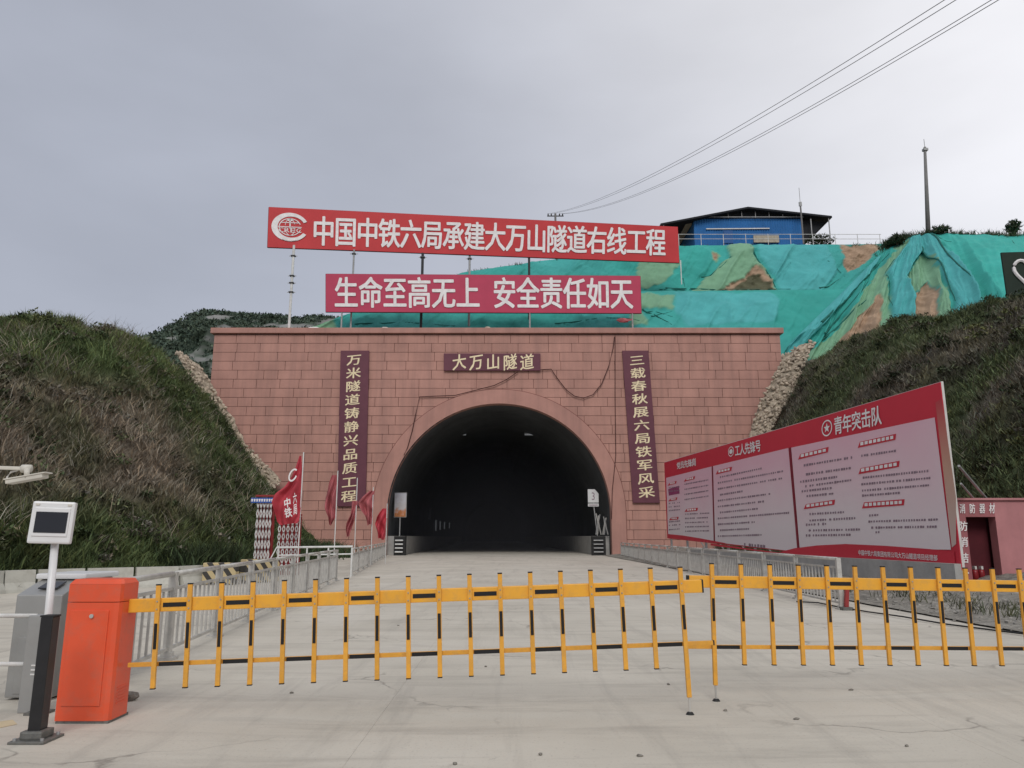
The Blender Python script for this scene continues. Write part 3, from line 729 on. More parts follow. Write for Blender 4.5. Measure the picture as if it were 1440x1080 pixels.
def net(name, label, bot, top, n, m, amp, fold, seed, patches=(), skew=0.0, seams=(), tops=None, bots=None):
    """one hillside bank under dust net; sheets, bleached lengths and torn spots are surveyed as outlines"""
    def pl3(ps, kn):
        if kn is None: return polyl(ps, n)
        P3 = np.array([tuple(P(*p)) for p in ps]); s_ = np.linspace(0, 1, n); return np.stack([np.interp(s_, kn, P3[:, i]) for i in range(3)], 1)
    B, T = pl3(bot, bots), pl3(top, tops)
    t = np.linspace(0, 1, m)[:, None]; s = np.linspace(0, 1, n)[None, :]
    X = B[None, :, 0] * (1 - t) + T[None, :, 0] * t; Y = B[None, :, 1] * (1 - t) + T[None, :, 1] * t; Z = B[None, :, 2] * (1 - t) + T[None, :, 2] * t
    dz, dy = (Z - H), Y
    fw = dy * CS + dz * SN; upc = -dy * SN + dz * CS
    U = 720 + FPX * X / fw; V = 540 - FPX * upc / fw
    xs_ = X + skew * (Z - 20)
    edge = np.sin(np.clip(t, 0, 1) * np.pi) ** 0.4
    d = (fbm(X * 0.22, Z * 0.3, seed, 4) - 0.5) * 2 * amp
    sc_ = s * (X.max() - X.min())
    rid = 1 - np.abs(2 * fbm(sc_ * 0.35 + 0.3 * t, t * 0.9 + 3, seed + 5, 2) - 1)
    d = d + (rid ** 4) * fold
    rid2 = 1 - np.abs(2 * fbm(sc_ * 1.1 + 7, t * 1.8, seed + 9, 3) - 1)
    d = d + rid2 ** 7 * fold * 0.28 + (fbm(X * 1.6, Z * 1.6, seed + 13, 3) - 0.5) * 0.22
    c = TEAL * (0.86 + 0.3 * fbm(xs_ * 0.5, Z * 0.4, seed + 23, 4)[..., None])
    bl = smooth01((fbm(xs_ * 0.12 + 11, Z * 0.12, seed + 20, 4) - 0.45) * 3)[..., None] * 0.5
    c = c * (1 - bl) + BLUT * bl
    dU = (fbm(X * 0.9, Z * 0.9, seed + 30, 4) - 0.5) * 14; dV = (fbm(X * 0.9 + 40, Z * 0.9, seed + 31, 4) - 0.5) * 12
    for (kind, poly, lift) in patches:
        k_ = 0.35 if kind in 'tb' else 1.0
        w = blur(inpoly(U + dU * k_, V + dV * k_, poly).astype(float), 1)
        tex = (0.70 + 0.6 * fbm(X * 1.8, Z * 1.8, seed + 41, 5)[..., None])
        if kind == 's': cc = SOIL * tex
        elif kind == 'd': cc = np.array([0.10, 0.10, 0.06]) * tex
        elif kind == 'b': cc = BLUT * (0.9 + 0.2 * tex)
        elif kind == 't': cc = TEAL * (0.9 + 0.25 * tex)
        else: cc = FADE * (0.8 + 0.3 * tex)
        d = d + blur(w, 2) * lift
        if kind == 's': d = d + w * (fbm(X * 2.2, Z * 2.2, seed + 44, 4) - 0.5) * 0.7
        c = c * (1 - w[..., None]) + cc * w[..., None]
    Y = Y - d * (0.25 + 0.75 * edge); Z = Z + d * 0.2 * edge
    o = tag(grid_object(name, X, Y, Z, M['net'], c), label, kind='structure')
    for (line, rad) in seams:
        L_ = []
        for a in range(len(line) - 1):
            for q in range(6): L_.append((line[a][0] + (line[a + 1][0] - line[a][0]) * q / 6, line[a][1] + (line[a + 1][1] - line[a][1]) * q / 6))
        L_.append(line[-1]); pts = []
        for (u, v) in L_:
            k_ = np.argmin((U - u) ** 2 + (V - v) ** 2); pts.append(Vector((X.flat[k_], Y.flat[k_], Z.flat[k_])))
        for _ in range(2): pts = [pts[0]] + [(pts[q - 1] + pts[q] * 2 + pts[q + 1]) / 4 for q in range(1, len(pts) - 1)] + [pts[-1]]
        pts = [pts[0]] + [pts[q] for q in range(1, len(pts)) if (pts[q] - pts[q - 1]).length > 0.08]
        if len(pts) > 2: MB().tube(pts, rad, 6, rad * 0.35).build('net_fold_shade', M['net_dark'], o)  # dark tubes: overlapped net edges, with fold and ledge shade put into colour
    return o
def z8(*p): return [(900 + x / 2.667, 260 + y / 2.667) for x, y in p]
def z5(*p): return [(1180 + x / 5.538, 320 + y / 5.538) for x, y in p]
net('terrace_slope', 'lower bank of the terraced hill under teal dust net right above the portal',
    [(415, 478, 62.6), (480, 478, 62.6), (700, 478, 62.6), (905, 478, 62.6), (1150, 505, 62.0)],
    [(455, 455, 64), (492, 441, 66), (560, 425, 67), (660, 413, 68), (905, 410, 68), (1190, 407, 68)], 420, 60, 0.5, 0.45, 101,
    [('f', z8((-20, 408), (120, 412), (135, 470), (60, 470), (-20, 465)), 0.2), ('f', z8((-40, 475), (10, 480), (28, 525), (-40, 540)), 0.1), ('b', z8((130, 405), (480, 405), (520, 440), (500, 520), (180, 530), (130, 470)), 0.1),
     ('f', [(430, 452), (470, 450), (474, 470), (425, 472)], 0.1)],
    seams=((z8((5, 474), (50, 492), (90, 510), (118, 532)), 0.08), (z8((15, 480), (60, 484), (122, 496)), 0.05), (z8((40, 500), (80, 488), (118, 478)), 0.05), ([(500, 459), (560, 456), (640, 458)], 0.05), ([(780, 455), (850, 449), (900, 452)], 0.05)))
net('terrace_slope', 'upper bank of the terraced hill under teal dust net below the blue shed',
    [(560, 413, 70.5), (700, 412, 71), (905, 413, 71), (1210, 410, 71)],
    [(600, 401, 74), (650, 384, 75), (760, 367, 76), (860, 355, 76), (955, 346, 76), (1260, 343, 76)], 420, 100, 0.6, 0.6, 131,
    [('f', z8((330, 222), (400, 222), (440, 290), (480, 350), (515, 403), (280, 403), (200, 403), (245, 350), (300, 318), (335, 280)), 0.5),
     ('s', z8((430, 310), (480, 355), (505, 403), (290, 403), (380, 360)), -0.3), ('d', z8((400, 352), (440, 345), (505, 398), (500, 403), (350, 403)), -0.1),
     ('f', z8((262, 255), (296, 262), (292, 302), (268, 298)), 0.1), ('s', z8((265, 262), (290, 268), (286, 296), (270, 292)), 0),
     ('s', z8((750, 228), (880, 222), (905, 245), (785, 328), (758, 275)), -0.2), ('f', z8((-10, 296), (152, 294), (140, 320), (70, 385), (-10, 387)), 0.2),
     ('b', z8((430, 225), (700, 222), (740, 330), (680, 400), (530, 403), (500, 350), (450, 280)), 0.25)],
    seams=((z8((388, 228), (440, 290), (480, 345), (518, 402)), 0.09), (z8((228, 348), (262, 345), (300, 320), (335, 283)), 0.07), (z8((95, 392), (200, 392), (300, 402), (505, 402)), 0.08), (z8((672, 390), (712, 378), (745, 352)), 0.10), (z8((700, 290), (770, 345)), 0.05), (z8((160, 350), (168, 385)), 0.05), ([(905, 408), (985, 409), (1170, 408)], 0.05)))
net('terrace_slope', 'large ridge draped with folded teal net below the concrete pole',
    [(1085, 525, 61.2), (1150, 512, 60), (1200, 500, 58.5), (1300, 478, 55.5), (1370, 465, 52), (1440, 455, 48.5), (1800, 440, 45)],
    [(1108, 485, 62.5), (1175, 420, 67), (1235, 360, 71), (1275, 332, 72), (1300, 329, 70.5), (1345, 331, 69), (1800, 330, 60)], 420, 150, 0.6, 0.9, 163,
    [('b', z5((330, 215), (260, 320), (150, 460), (-420, 1080), (-420, 700), (0, 430), (200, 300)), 0.5),
     ('f', z5((450, 150), (545, 105), (405, 285), (318, 400), (360, 480), (372, 1050), (280, 1080), (60, 1080), (-250, 1050), (-330, 1080), (0, 770), (160, 560), (300, 330)), 0.0),
     ('b', z5((540, 100), (700, 62), (1045, 590), (1060, 1000), (860, 1000), (860, 600), (795, 440), (620, 195), (560, 290), (478, 425), (525, 560), (545, 1050), (370, 1050), (372, 480), (320, 400), (405, 280)), 0.75),
     ('f', z5((625, 205), (700, 300), (800, 450), (870, 1000), (740, 1000), (740, 500), (680, 420), (600, 520), (535, 560), (480, 425), (560, 320)), 0.0),
     ('s', z5((680, 425), (732, 500), (750, 1000), (545, 1000), (540, 570), (612, 518)), -0.35),
     ('s', z5((235, 575), (295, 605), (300, 1000), (180, 1050), (-60, 1080), (-160, 1080), (140, 720), (195, 650)), -0.3),
     ('t', z5((700, 62), (1600, 40), (1600, 1000), (1060, 1000), (1045, 590)), 0.15)],
    seams=((z5((690, 70), (760, 190), (870, 385), (1040, 585)), 0.11), (z5((615, 190), (700, 290), (790, 430), (865, 610)), 0.11), (z5((600, 240), (520, 370), (478, 425), (520, 555), (530, 650)), 0.08), (z5((400, 285), (320, 400), (365, 500), (375, 650)), 0.07),
           (z5((-180, 790), (0, 620), (150, 465), (265, 330), (380, 215)), 0.11), (z5((-150, 870), (0, 700), (110, 570), (210, 440)), 0.10), (z5((-330, 1060), (-160, 900), (0, 770), (110, 650), (180, 600)), 0.12), (z5((740, 88), (790, 122), (855, 135)), 0.06), (z5((1270, 85), (1320, 170)), 0.04), (z5((850, 70), (1100, 66), (1300, 72)), 0.04)),
    tops=[0, 0.08, 0.17, 0.28, 0.5, 0.62, 1.0], bots=[0, 0.12, 0.25, 0.42, 0.55, 0.66, 1.0])
# bench between the banks and the plateau on top
def sheet(name, label, rows, m):
    A = np.array([[tuple(p) for p in r] for r in rows]); c = np.ones(A.shape) * np.array([0.16, 0.14, 0.09]) * (0.6 + 0.8 * fbm(A[..., 0] * 0.3, A[..., 1] * 0.3, 5)[..., None])
    return tag(grid_object(name, A[..., 0], A[..., 1], A[..., 2], m, c), label, kind='structure')
b1 = polyl([(455, 455, 64), (492, 441, 66), (560, 425, 67), (660, 413, 68), (905, 410, 68), (1190, 407, 68)], 40)
b2 = polyl([(480, 440, 70), (500, 432, 70), (560, 425, 70.5), (660, 413, 71), (905, 412, 71), (1210, 410, 71)], 40)
sheet('terrace_bench', 'narrow flat bench between the two netted banks', [[Vector(p) + Vector((0, 0, -0.25)) for p in b1], [Vector(p) + Vector((0, 0.6, -0.3)) for p in b2]], M['soil'])
b3 = polyl([(560, 425, 71), (600, 401, 74), (650, 384, 75), (760, 367, 76), (860, 355, 76), (955, 346, 76), (1240, 343, 76), (1270, 333, 72), (1300, 330, 71), (1440, 333, 67), (1760, 331, 61)], 60)
sheet('plateau', 'flat top of the terraced hill where the blue shed stands', [[Vector(p) + Vector((0, 0.1, -0.25)) for p in b3], [Vector(p) + Vector((0, 6, -0.8)) for p in b3], [Vector(p) + Vector((0, 60, -6)) for p in b3]], M['soil'])
# weeds along the rims of the terraces
def rim(name, label, pts, n, per, length, c, seed, jit=0.3, width=0.05, spread=0.8):
    g = np.random.default_rng(seed); A = polyl(pts, 200); i = g.integers(0, 200, n)
    k = fbm(i * 0.12, i * 0.0, seed, 3); keep = k > 0.44; i = i[keep]
    blades(name, label, A[i, 0] + g.normal(0, 0.2, len(i)), A[i, 1] + np.abs(g.normal(0, spread, len(i))), A[i, 2] - 0.12, np.zeros((len(i), 2)), None, per, seed, length=length, width=width, jit=jit, colors=np.tile(c, (len(i), 1)), lean=0.6)
rim('weeds', 'dark weeds along the rim of the netted ridge by the concrete pole', [(1250, 343, 71), (1275, 332, 71), (1300, 329, 70.2), (1340, 330, 69), (1395, 331, 67.5), (1440, 332, 66)], 330, 14, (0.35, 0.95), [0.045, 0.06, 0.03], 201)
rim('weeds', 'weeds growing on the terrace rim seen between the two banners', [(640, 388, 75), (700, 376, 75.5), (760, 368, 76), (860, 356, 76)], 130, 12, (0.2, 0.6), [0.05, 0.06, 0.03], 202)
rim('weeds', 'thin weeds along the rim of the terrace in front of the blue shed', [(955, 346, 76), (1100, 345, 76), (1240, 344, 76)], 160, 10, (0.15, 0.5), [0.06, 0.07, 0.035], 203)

# ================================================================== TUNNEL PORTAL
WX0, WX1, WZ = -24.5, 22.05, 17.75      # wall edges and underside of the coping
FY = 60.0                                # face of the wall
portal = thing('tunnel_portal', (TC.x, FY, 0), 'pink stone-faced tunnel portal with a wide round arch', 'tunnel portal')
def arch_pts(r, n=48, zbase=0.0, y=FY):
    pts = [Vector((TC.x - r, y, zbase))]
    for i in range(n + 1):
        a = math.pi - math.pi * i / n
        pts.append(Vector((TC.x + r * math.cos(a), y, TC.z + r * math.sin(a))))
    pts.append(Vector((TC.x + r, y, zbase)))
    return pts
mb = MB()       # backing wall with the arch cut out, two halves of strips
ap = arch_pts(RI + 0.3, 60)
D = 1.6; yb = FY + 0.10
for i in range(len(ap) - 1):
    a, b = ap[i], ap[i + 1]
    if abs(b.x - a.x) < 1e-5: continue
    mb.slab([(a.x, yb, a.z), (b.x, yb, b.z), (b.x, yb, WZ), (a.x, yb, WZ)], (0, D, 0))
mb.slab([(WX0, yb, -0.2), (ap[0].x, yb, -0.2), (ap[0].x, yb, WZ), (WX0, yb, WZ)], (0, D, 0))
mb.slab([(ap[-1].x, yb, -0.2), (WX1, yb, -0.2), (WX1, yb, WZ), (ap[-1].x, yb, WZ)], (0, D, 0))
mb.build('wall', M['joint'], portal)
mb = MB(); mb.box(((WX0 + WX1) / 2, FY + 0.75, WZ + 0.27), (WX1 - WX0 + 0.5, 2.0, 0.46)); mb.build('coping', M['ring'], portal, bevel=0.04)
# arch ring, proud of the bricks
mb = MB(); ri, ro = arch_pts(RI, 72), arch_pts(RO, 72)
for i in range(len(ri) - 1):
    mb.slab([ri[i] + Vector((0, -0.12, 0)), ri[i + 1] + Vector((0, -0.12, 0)), ro[i + 1] + Vector((0, -0.12, 0)), ro[i] + Vector((0, -0.12, 0))], (0, 0.9, 0))
mb.build('arch_ring', M['ring'], portal)
# thin dark joint round the ring
mb = MB(); r2 = arch_pts(RO + 0.05, 72)
for i in range(len(ri) - 1):
    mb.slab([ro[i] + Vector((0, -0.03, 0)), ro[i + 1] + Vector((0, -0.03, 0)), r2[i + 1] + Vector((0, -0.03, 0)), r2[i] + Vector((0, -0.03, 0))], (0, 0.1, 0))
mb.build('ring_joint', M['joint'], portal)
# bricks
CH = 0.752; bricks = []; g = random.Random(3)
zt = WZ - 0.02; row = 0
while zt > 0.1:
    zb = max(zt - CH, 0.0)
    x = WX0 - g.random() * 1.9 * 0.7
    while x < WX1:
        w = g.choice((1.15, 1.55, 1.9, 1.9, 2.15, 2.5))
        a, b = max(x, WX0), min(x + w, WX1)
        x += w
        if b - a < 0.15: continue
        rm = RO - 0.35
        def arc(xx):
            q_ = rm * rm - (xx - TC.x) ** 2
            return 0.0 if q_ <= 0 else TC.z + math.sqrt(q_)
        l, r = TC.x - rm, TC.x + rm
        if b <= l or a >= r or zb >= TC.z + rm:
            bricks.append((a, b, zb, zt, None)); continue
        for s0, s1 in ((a, min(b, TC.x)), (max(a, TC.x), b)) if zt < TC.z + rm else ((a, b),):
            if s1 - s0 < 0.1: continue
            if zt < TC.z + rm:      # keep only the part outside the arc at the top of the course
                hx = rm if zt <= TC.z else math.sqrt(rm * rm - (zt - TC.z) ** 2)
                if s1 <= TC.x: s1 = min(s1, TC.x - hx)
                else: s0 = max(s0, TC.x + hx)
                if s1 - s0 < 0.08: continue
            lowx = [s0 + (s1 - s0) * q / 8 for q in range(9)]; low = [(xx, max(zb, arc(xx))) for xx in lowx]
            if max(z for _, z in low) - zb < 1e-6: bricks.append((s0, s1, zb, zt, None))
            else: bricks.append((s0, s1, zb, zt, low))
    zt -= CH; row += 1
def seen(b):
    """share of the brick hidden by the side slopes counts less"""
    cx = (b[0] + b[1]) / 2; lowz = (b[2] + b[3]) / 2
    hid = (cx < -24.5 + (14.5 - lowz) * 0.95 and lowz < 14.5) or (cx > 22.5 - (15.5 - lowz) * 0.75 and lowz < 15) or (9.3 < cx and lowz < 6.5)
    return (b[1] - b[0]) * (b[3] - b[2]) * (0.05 if hid else 1) * (1 if b[4] is None else 0.8)
bricks.sort(key=seen, reverse=True)
ub = MB(); ub.box((0, 0, 0), (1, 1, 1)); first = None; J = 0.032
def cut_brick(mb_, s0, s1, z1, low, pr):
    pts = [Vector((max(x, s0 + J / 2) if q == 0 else (min(x, s1 - J / 2) if q == len(low) - 1 else x), FY - pr, min(z + J / 2, z1 - J / 2 - 0.01))) for q, (x, z) in enumerate(low)]
    pts += [Vector((s1 - J / 2, FY - pr, z1 - J / 2)), Vector((s0 + J / 2, FY - pr, z1 - J / 2))]
    mb_.slab(pts, (0, 0.12, 0))
for k, (s0, s1, z0, z1, low) in enumerate(bricks[:299]):
    pr = g.uniform(-0.006, 0.012)
    if low is not None:
        k2_ = MB(); cut_brick(k2_, s0, s1, z1, low, pr); k2_.build('brick', M['brick'], portal, origin=((s0 + s1) / 2, FY, z0)); continue
    if first is None:
        first = ub.build('brick', M['brick'], portal, origin=(0, 0, 0)); o = first
    else:
        o = first.copy(); col.objects.link(o); o.parent = portal
    o.location = Vector(((s0 + s1) / 2, FY + 0.06 - pr, (z0 + z1) / 2)) - ORG[portal.name]
    o.scale = (s1 - s0 - J, 0.12, z1 - z0 - J)
mb = MB()
for (s0, s1, z0, z1, low) in bricks[299:]:
    if low is None: mb.box(((s0 + s1) / 2, FY + 0.06 - g.uniform(-0.006, 0.012), (z0 + z1) / 2), (s1 - s0 - J, 0.12, z1 - z0 - J))
    else: cut_brick(mb, s0, s1, z1, low, 0.0)
tag(mb.build('bricks', M['brick'], portal), kind='stuff')

# lining of the tube, dark end, step-back ring just behind the mouth
def tube_ring(y0, r, z0=0.0, n=40):
    c = Vector((TC.x, 60.8, TC.z)) + TA * y0; pts = [Vector((0, 0, z0 - c.z)) - TX * r + Vector((c.x, c.y, c.z))]
    for i in range(n + 1):
        a = math.pi - math.pi * i / n; pts.append(c + TX * (r * math.cos(a)) + Vector((0, 0, r * math.sin(a))))
    pts.append(Vector((0, 0, z0 - c.z)) + TX * r + c); return pts
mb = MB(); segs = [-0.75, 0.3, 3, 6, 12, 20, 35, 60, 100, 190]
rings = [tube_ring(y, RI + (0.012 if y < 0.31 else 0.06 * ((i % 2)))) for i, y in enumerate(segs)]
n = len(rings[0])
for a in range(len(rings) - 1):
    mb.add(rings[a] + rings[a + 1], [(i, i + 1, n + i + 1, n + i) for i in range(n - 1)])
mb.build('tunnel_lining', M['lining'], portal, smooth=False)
mb = MB(); mb.add(rings[-1], [tuple(range(n))]); mb.build('tunnel_end', M['end_dark'], portal)
dm = bpy.data.materials.new('dusty_air'); dm.use_nodes = True; dn = dm.node_tree.nodes; dn.clear()
do = dn.new('ShaderNodeOutputMaterial'); dv_ = dn.new('ShaderNodeVolumePrincipled'); dv_.inputs['Density'].default_value = 0.006; dv_.inputs['Color'].default_value = (0.85, 0.86, 0.95, 1)
dm.node_tree.links.new(dv_.outputs[0], do.inputs['Volume'])
ra, rb_ = tube_ring(1.5, RI - 0.15, 0.02), tube_ring(150, RI - 0.15, 0.02)
mb = MB(); nr_ = len(ra); mb.add(ra + rb_, [(i, (i + 1) % nr_, nr_ + (i + 1) % nr_, nr_ + i) for i in range(nr_)] + [tuple(range(nr_)), tuple(range(2 * nr_ - 1, nr_ - 1, -1))])
tag(mb.build('dusty_air', dm, None), 'thin grey dust hanging in the dark tunnel', kind='stuff')
# low kerb walls inside
for sx in (-1, 1):
    mb = MB(); w = 1.35
    x0 = Vector((TC.x, 60.0, 0)) + TX * sx * (RI - w / 2 - 0.02) 
    a = x0 + TA * (0.9); b = x0 + TA * 120
    mb.bar(a + Vector((0, 0, 0.72)), b + Vector((0, 0, 0.72)), w, 1.5)
    mb.build('side_kerb', M['kerb'], portal)

# cable trough ends: a dark frame with pipe ends in front of each kerb wall
for sx, nm, u0, u1, v0, v1, lab in ((-1, 'l', 553, 570, 754, 781, 'dark open cable trough with white pipe stubs at the left foot of the arch'), (1, 'r', 833, 852, 754, 777, 'dark cable trough with pipe stubs at the right foot of the arch')):
    Yc = 59.3
    a = P(u0, v1, Yc); b = P(u1, v0, Yc); 
    t_ = thing('cable_trough', ((a.x + b.x) / 2, Yc, 0), lab, 'cable trough')
    z1 = b.z; w = b.x - a.x; cx = (a.x + b.x) / 2
    MB().box((cx, Yc + 0.45, z1 / 2), (w, 0.6, z1)).build('cover', M['black_cap'], t_)
    for i in range(4):
        MB().tube([(cx - w * 0.38, Yc + 0.08, z1 * (0.18 + 0.2 * i)), (cx + w * 0.3, Yc + 0.02, z1 * (0.18 + 0.2 * i))], 0.055 if sx < 0 else 0.045, 8).build('pipe', M['white_pipe'] if sx < 0 else M['steel_dull'], t_)

# boards and lamps inside
def simple_box(name, label, cat, u0, v0, u1, v1, Y, d, m, group=None, parent=None):
    a = P(u0, v1, Y); b = P(u1, v0, Y); c = (a + b) / 2
    o = MB().box((c.x, Y + d / 2, c.z), (b.x - a.x, d, b.z - a.z)).build(name, m, parent, origin=(c.x, Y, a.z) if parent is None else None)
    if label: tag(o, label, cat, group)
    return o
for (u, lab) in ((648, 'left of the two lane signals hanging from the tunnel crown'), (745, 'right of the two lane signals hanging from the tunnel crown')):
    c = P(u, 608, 74)
    t_ = thing('lane_signal', c, lab, 'lane signal', 'lane signals inside the tunnel')
    MB().box(c + Vector((0, 0.1, 0.25)), (1.1, 0.25, 1.1)).build('housing', mat('signal_housing', (0.16, 0.16, 0.18), 0.5), t_)
    MB().box(c + Vector((0, -0.045, -0.22)), (1.0, 0.03, 0.16)).build('light_strip', M['strip'], t_)
    ztop = 3.15 + math.sqrt(RI * RI - (c.x - TC.x + 0.4) ** 2)
    MB().bar(c + Vector((-0.35, 0.1, 0.8)), Vector((c.x - 0.35, c.y + 0.1, ztop + 0.05)), 0.06, 0.06).build('hanger', M['dark_steel'], t_)
    MB().bar(c + Vector((0.35, 0.1, 0.8)), Vector((c.x + 0.35, c.y + 0.1, ztop + 0.05)), 0.06, 0.06).build('hanger', M['dark_steel'], t_)
# framed poster on the left wall of the tube
def poster_mat():
    m = mat('poster_print', (0.62, 0.62, 0.66), 0.5); N, L = m.node_tree.nodes, m.node_tree.links; b = N['Principled BSDF']
    geo = N.new('ShaderNodeNewGeometry'); sp = N.new('ShaderNodeSeparateXYZ'); L.new(geo.outputs['Position'], sp.inputs[0])
    nz = N.new('ShaderNodeTexNoise'); nz.inputs['Scale'].default_value = 3.0; L.new(geo.outputs['Position'], nz.inputs['Vector'])
    ad = N.new('ShaderNodeMath'); ad.operation = 'MULTIPLY_ADD'; ad.inputs[1].default_value = 1.6; L.new(nz.outputs[0], ad.inputs[0]); L.new(sp.outputs[2], ad.inputs[2])
    rp = N.new('ShaderNodeValToRGB'); mr = N.new('ShaderNodeMapRange'); mr.inputs['From Min'].default_value = 3.4; mr.inputs['From Max'].default_value = 5.6
    L.new(ad.outputs[0], mr.inputs['Value']); L.new(mr.outputs[0], rp.inputs[0])
    el = rp.color_ramp.elements; el[0].color = (0.10, 0.10, 0.05, 1); el[1].color = (0.75, 0.75, 0.8, 1); n = el.new(0.3); n.color = (0.6, 0.22, 0.08, 1); n = el.new(0.5); n.color = (0.62, 0.58, 0.58, 1)
    L.new(rp.outputs[0], b.inputs['Base Color']); return m
M['poster'] = poster_mat()
a, b = P(554, 727, 62.5), P(571.5, 693, 62.5)
t_ = thing('poster_board', ((a.x + b.x) / 2, 62.6, a.z), 'pale poster board with orange lower part just inside the left wall', 'poster board')
MB().box(((a.x + b.x) / 2, 62.65, (a.z + b.z) / 2), (b.x - a.x + 0.06, 0.08, b.z - a.z + 0.06)).build('frame', M['steel_dull'], t_)
MB().box(((a.x + b.x) / 2, 62.59, (a.z + b.z) / 2), (b.x - a.x - 0.04, 0.03, b.z - a.z - 0.04)).build('print', M['poster'], t_)
MB().bar(((a.x + b.x) / 2, 62.66, a.z), ((a.x + b.x) / 2, 62.66, 1.46), 0.08, 0.08).build('post', M['steel_dull'], t_)
# limit sign on the right
Yr = 61.8; a, b = P(827, 712, Yr), P(841.5, 688, Yr); cx = (a.x + b.x) / 2; w = b.x - a.x; hh = b.z - a.z
t_ = thing('notice_board', (cx, Yr, a.z), 'white notice board with a cut corner and a figure on the right tunnel wall', 'notice board')
MB().slab([(cx - w / 2, Yr, a.z + 0.3), (cx + w / 2, Yr, a.z + 0.3), (cx + w / 2, Yr, b.z - 0.35), (cx + w / 2 - 0.3, Yr, b.z), (cx - w / 2, Yr, b.z)], (0, 0.06, 0)).build('board', M['white_plastic'], t_)
MB().box((cx, Yr + 0.03, a.z + 0.11), (w, 0.06, 0.24)).build('lower_board', M['white_plastic'], t_)
k = MB(); put_glyph(k, '3', [Vector((cx - 0.12, Yr - 0.006, b.z - 0.25)), Vector((cx + 0.12, Yr - 0.006, b.z - 0.25)), Vector((cx + 0.12, Yr - 0.006, a.z + 0.5)), Vector((cx - 0.12, Yr - 0.006, a.z + 0.5))], 0.02, latin=True); k.build('lettering', M['bb_text'], t_)
k = MB(); k.box((cx, Yr - 0.006, a.z + 0.1), (w * 0.8, 0.006, 0.07)); k.build('print_line', M['bb_text'], t_)
MB().bar((cx, Yr + 0.1, a.z + 0.4), (cx + 0.3, Yr + 0.1, 1.3), 0.07, 0.07).build('post', M['steel_dull'], t_)
for i, (u, v, Y) in enumerate(((604, 713.5, 120), (610, 716, 135), (620, 720, 150), (634, 725, 170))):
    c = P(u, v, Y); o = MB().box(c, (0.42 - i * 0.03, 0.2, 0.26)).build('tunnel_lamp', M['lamp'], None, origin=c)
    tag(o, ('biggest small lit lamp deep in the tunnel on the left', 'second small lit lamp deep in the tunnel', 'third and dimmer lit lamp deep in the tunnel', 'farthest tiny lit lamp deep in the tunnel')[i], 'lamp', 'lamps deep in the tunnel')
c = P(602, 722, 100); o = MB().box(c + Vector((0, 0, 0)), (0.75, 0.3, 1.6)).build('control_box', mat('box_grey', (0.22, 0.22, 0.24), 0.6), None, origin=c); tag(o, 'dim grey cabinet fixed to the left wall deep in the tunnel', 'cabinet')
for i, u in enumerate((613, 619, 625, 632)):
    c = P(u, 739, 110 + 8 * i); o = MB().box(c, (0.16, 0.1, 1.5 - 0.2 * i)).build('reflector_strip', M['strip2'], None, origin=c)
    tag(o, ('nearest', 'second', 'third', 'farthest')[i] + ' of four pale upright strips with an added glow deep in the tunnel', 'reflector', 'reflector strips deep in the tunnel')
# bunch of hoses hanging on the right tunnel wall
t_ = thing('hose_bundle', P(845, 752, 60.9), 'grey hoses hanging in folds at the right foot of the arch', 'hose bundle')
for i in range(6):
    p = [P(838 + i * 3.2 + 3 * math.sin(i * 2.1 + s * 2.4), 722 + s * 30, 60.95 - 0.03 * i) for s in np.linspace(0.05 * i, 1, 8)]
    MB().tube(p, 0.05, 6).build('hose', M['steel_dull'] if i % 2 else M['kerb'], t_)

# ------------------------------------------------------------------ signs on the portal
def facing_panel(name, label, cat, pxq, text, vertical, tq, group=None):
    Y = FY - 0.22; q = [P(u, v, Y) for u, v in pxq]
    t_ = thing(name, ((q[2] + q[3]) / 2), label, cat, group)
    MB().slab([q[3], q[2], q[1], q[0]], (0, 0.16, 0)).build('board', M['maroon'], t_, bevel=0.01)
    tqw = [P(u, v, Y) + Vector((0, -0.012, 0)) for u, v in tq]
    k = MB(); text_row(k, text, tqw, 0.78, 0.016, vertical, shear=0.14); k.build('lettering', M['gold'], t_)
facing_panel('vertical_sign', 'tall maroon sign with gold characters on the left of the arch', 'sign', [(479, 493), (519, 493), (514, 712), (474, 712)], '万米隧道铸静兴品质工程', True, [(488.5, 497), (508, 497), (500, 708), (480, 708)], 'vertical signs beside the arch')
facing_panel('vertical_sign', 'tall maroon sign with gold characters on the right of the arch', 'sign', [(875, 493), (912, 493), (928, 707), (890, 707)], '三载春秋展六局铁军风采', True, [(885, 498), (905, 498), (921, 702), (899, 702)], 'vertical signs beside the arch')
facing_panel('name_sign', 'small maroon sign with five gold characters above the arch', 'sign', [(624, 497), (760, 497), (760, 521), (624, 521)], '大万山隧道', False, [(634, 499), (753, 499), (753, 520), (634, 520)])
# cables strung over the wall
def cable(label, pts, r=0.035, Y=FY - 0.16):
    p = [P(u, v, Y) for u, v in pts]
    o = MB().tube(p, r, 6).build('cable', M['cable'], None, origin=p[0]); tag(o, label, 'cable', 'cables on the portal wall')
cable('dark cable running from the name sign down over the arch to the left', [(728, 523), (712, 534), (695, 542), (668, 549), (640, 556), (612, 557), (590, 558), (584, 585), (580, 605), (573, 630), (568, 640)])
cable('slack cable hanging in a loop right of the name sign', [(760, 520), (775, 519), (783, 531), (796, 548), (808, 557), (820, 560), (834, 555), (846, 540), (856, 515), (862, 490), (864, 474)])
cable('straight dark cable running down the wall left of the right sign', [(865, 472), (865, 560), (866, 640), (864, 660), (861, 690), (860, 730)], 0.03)

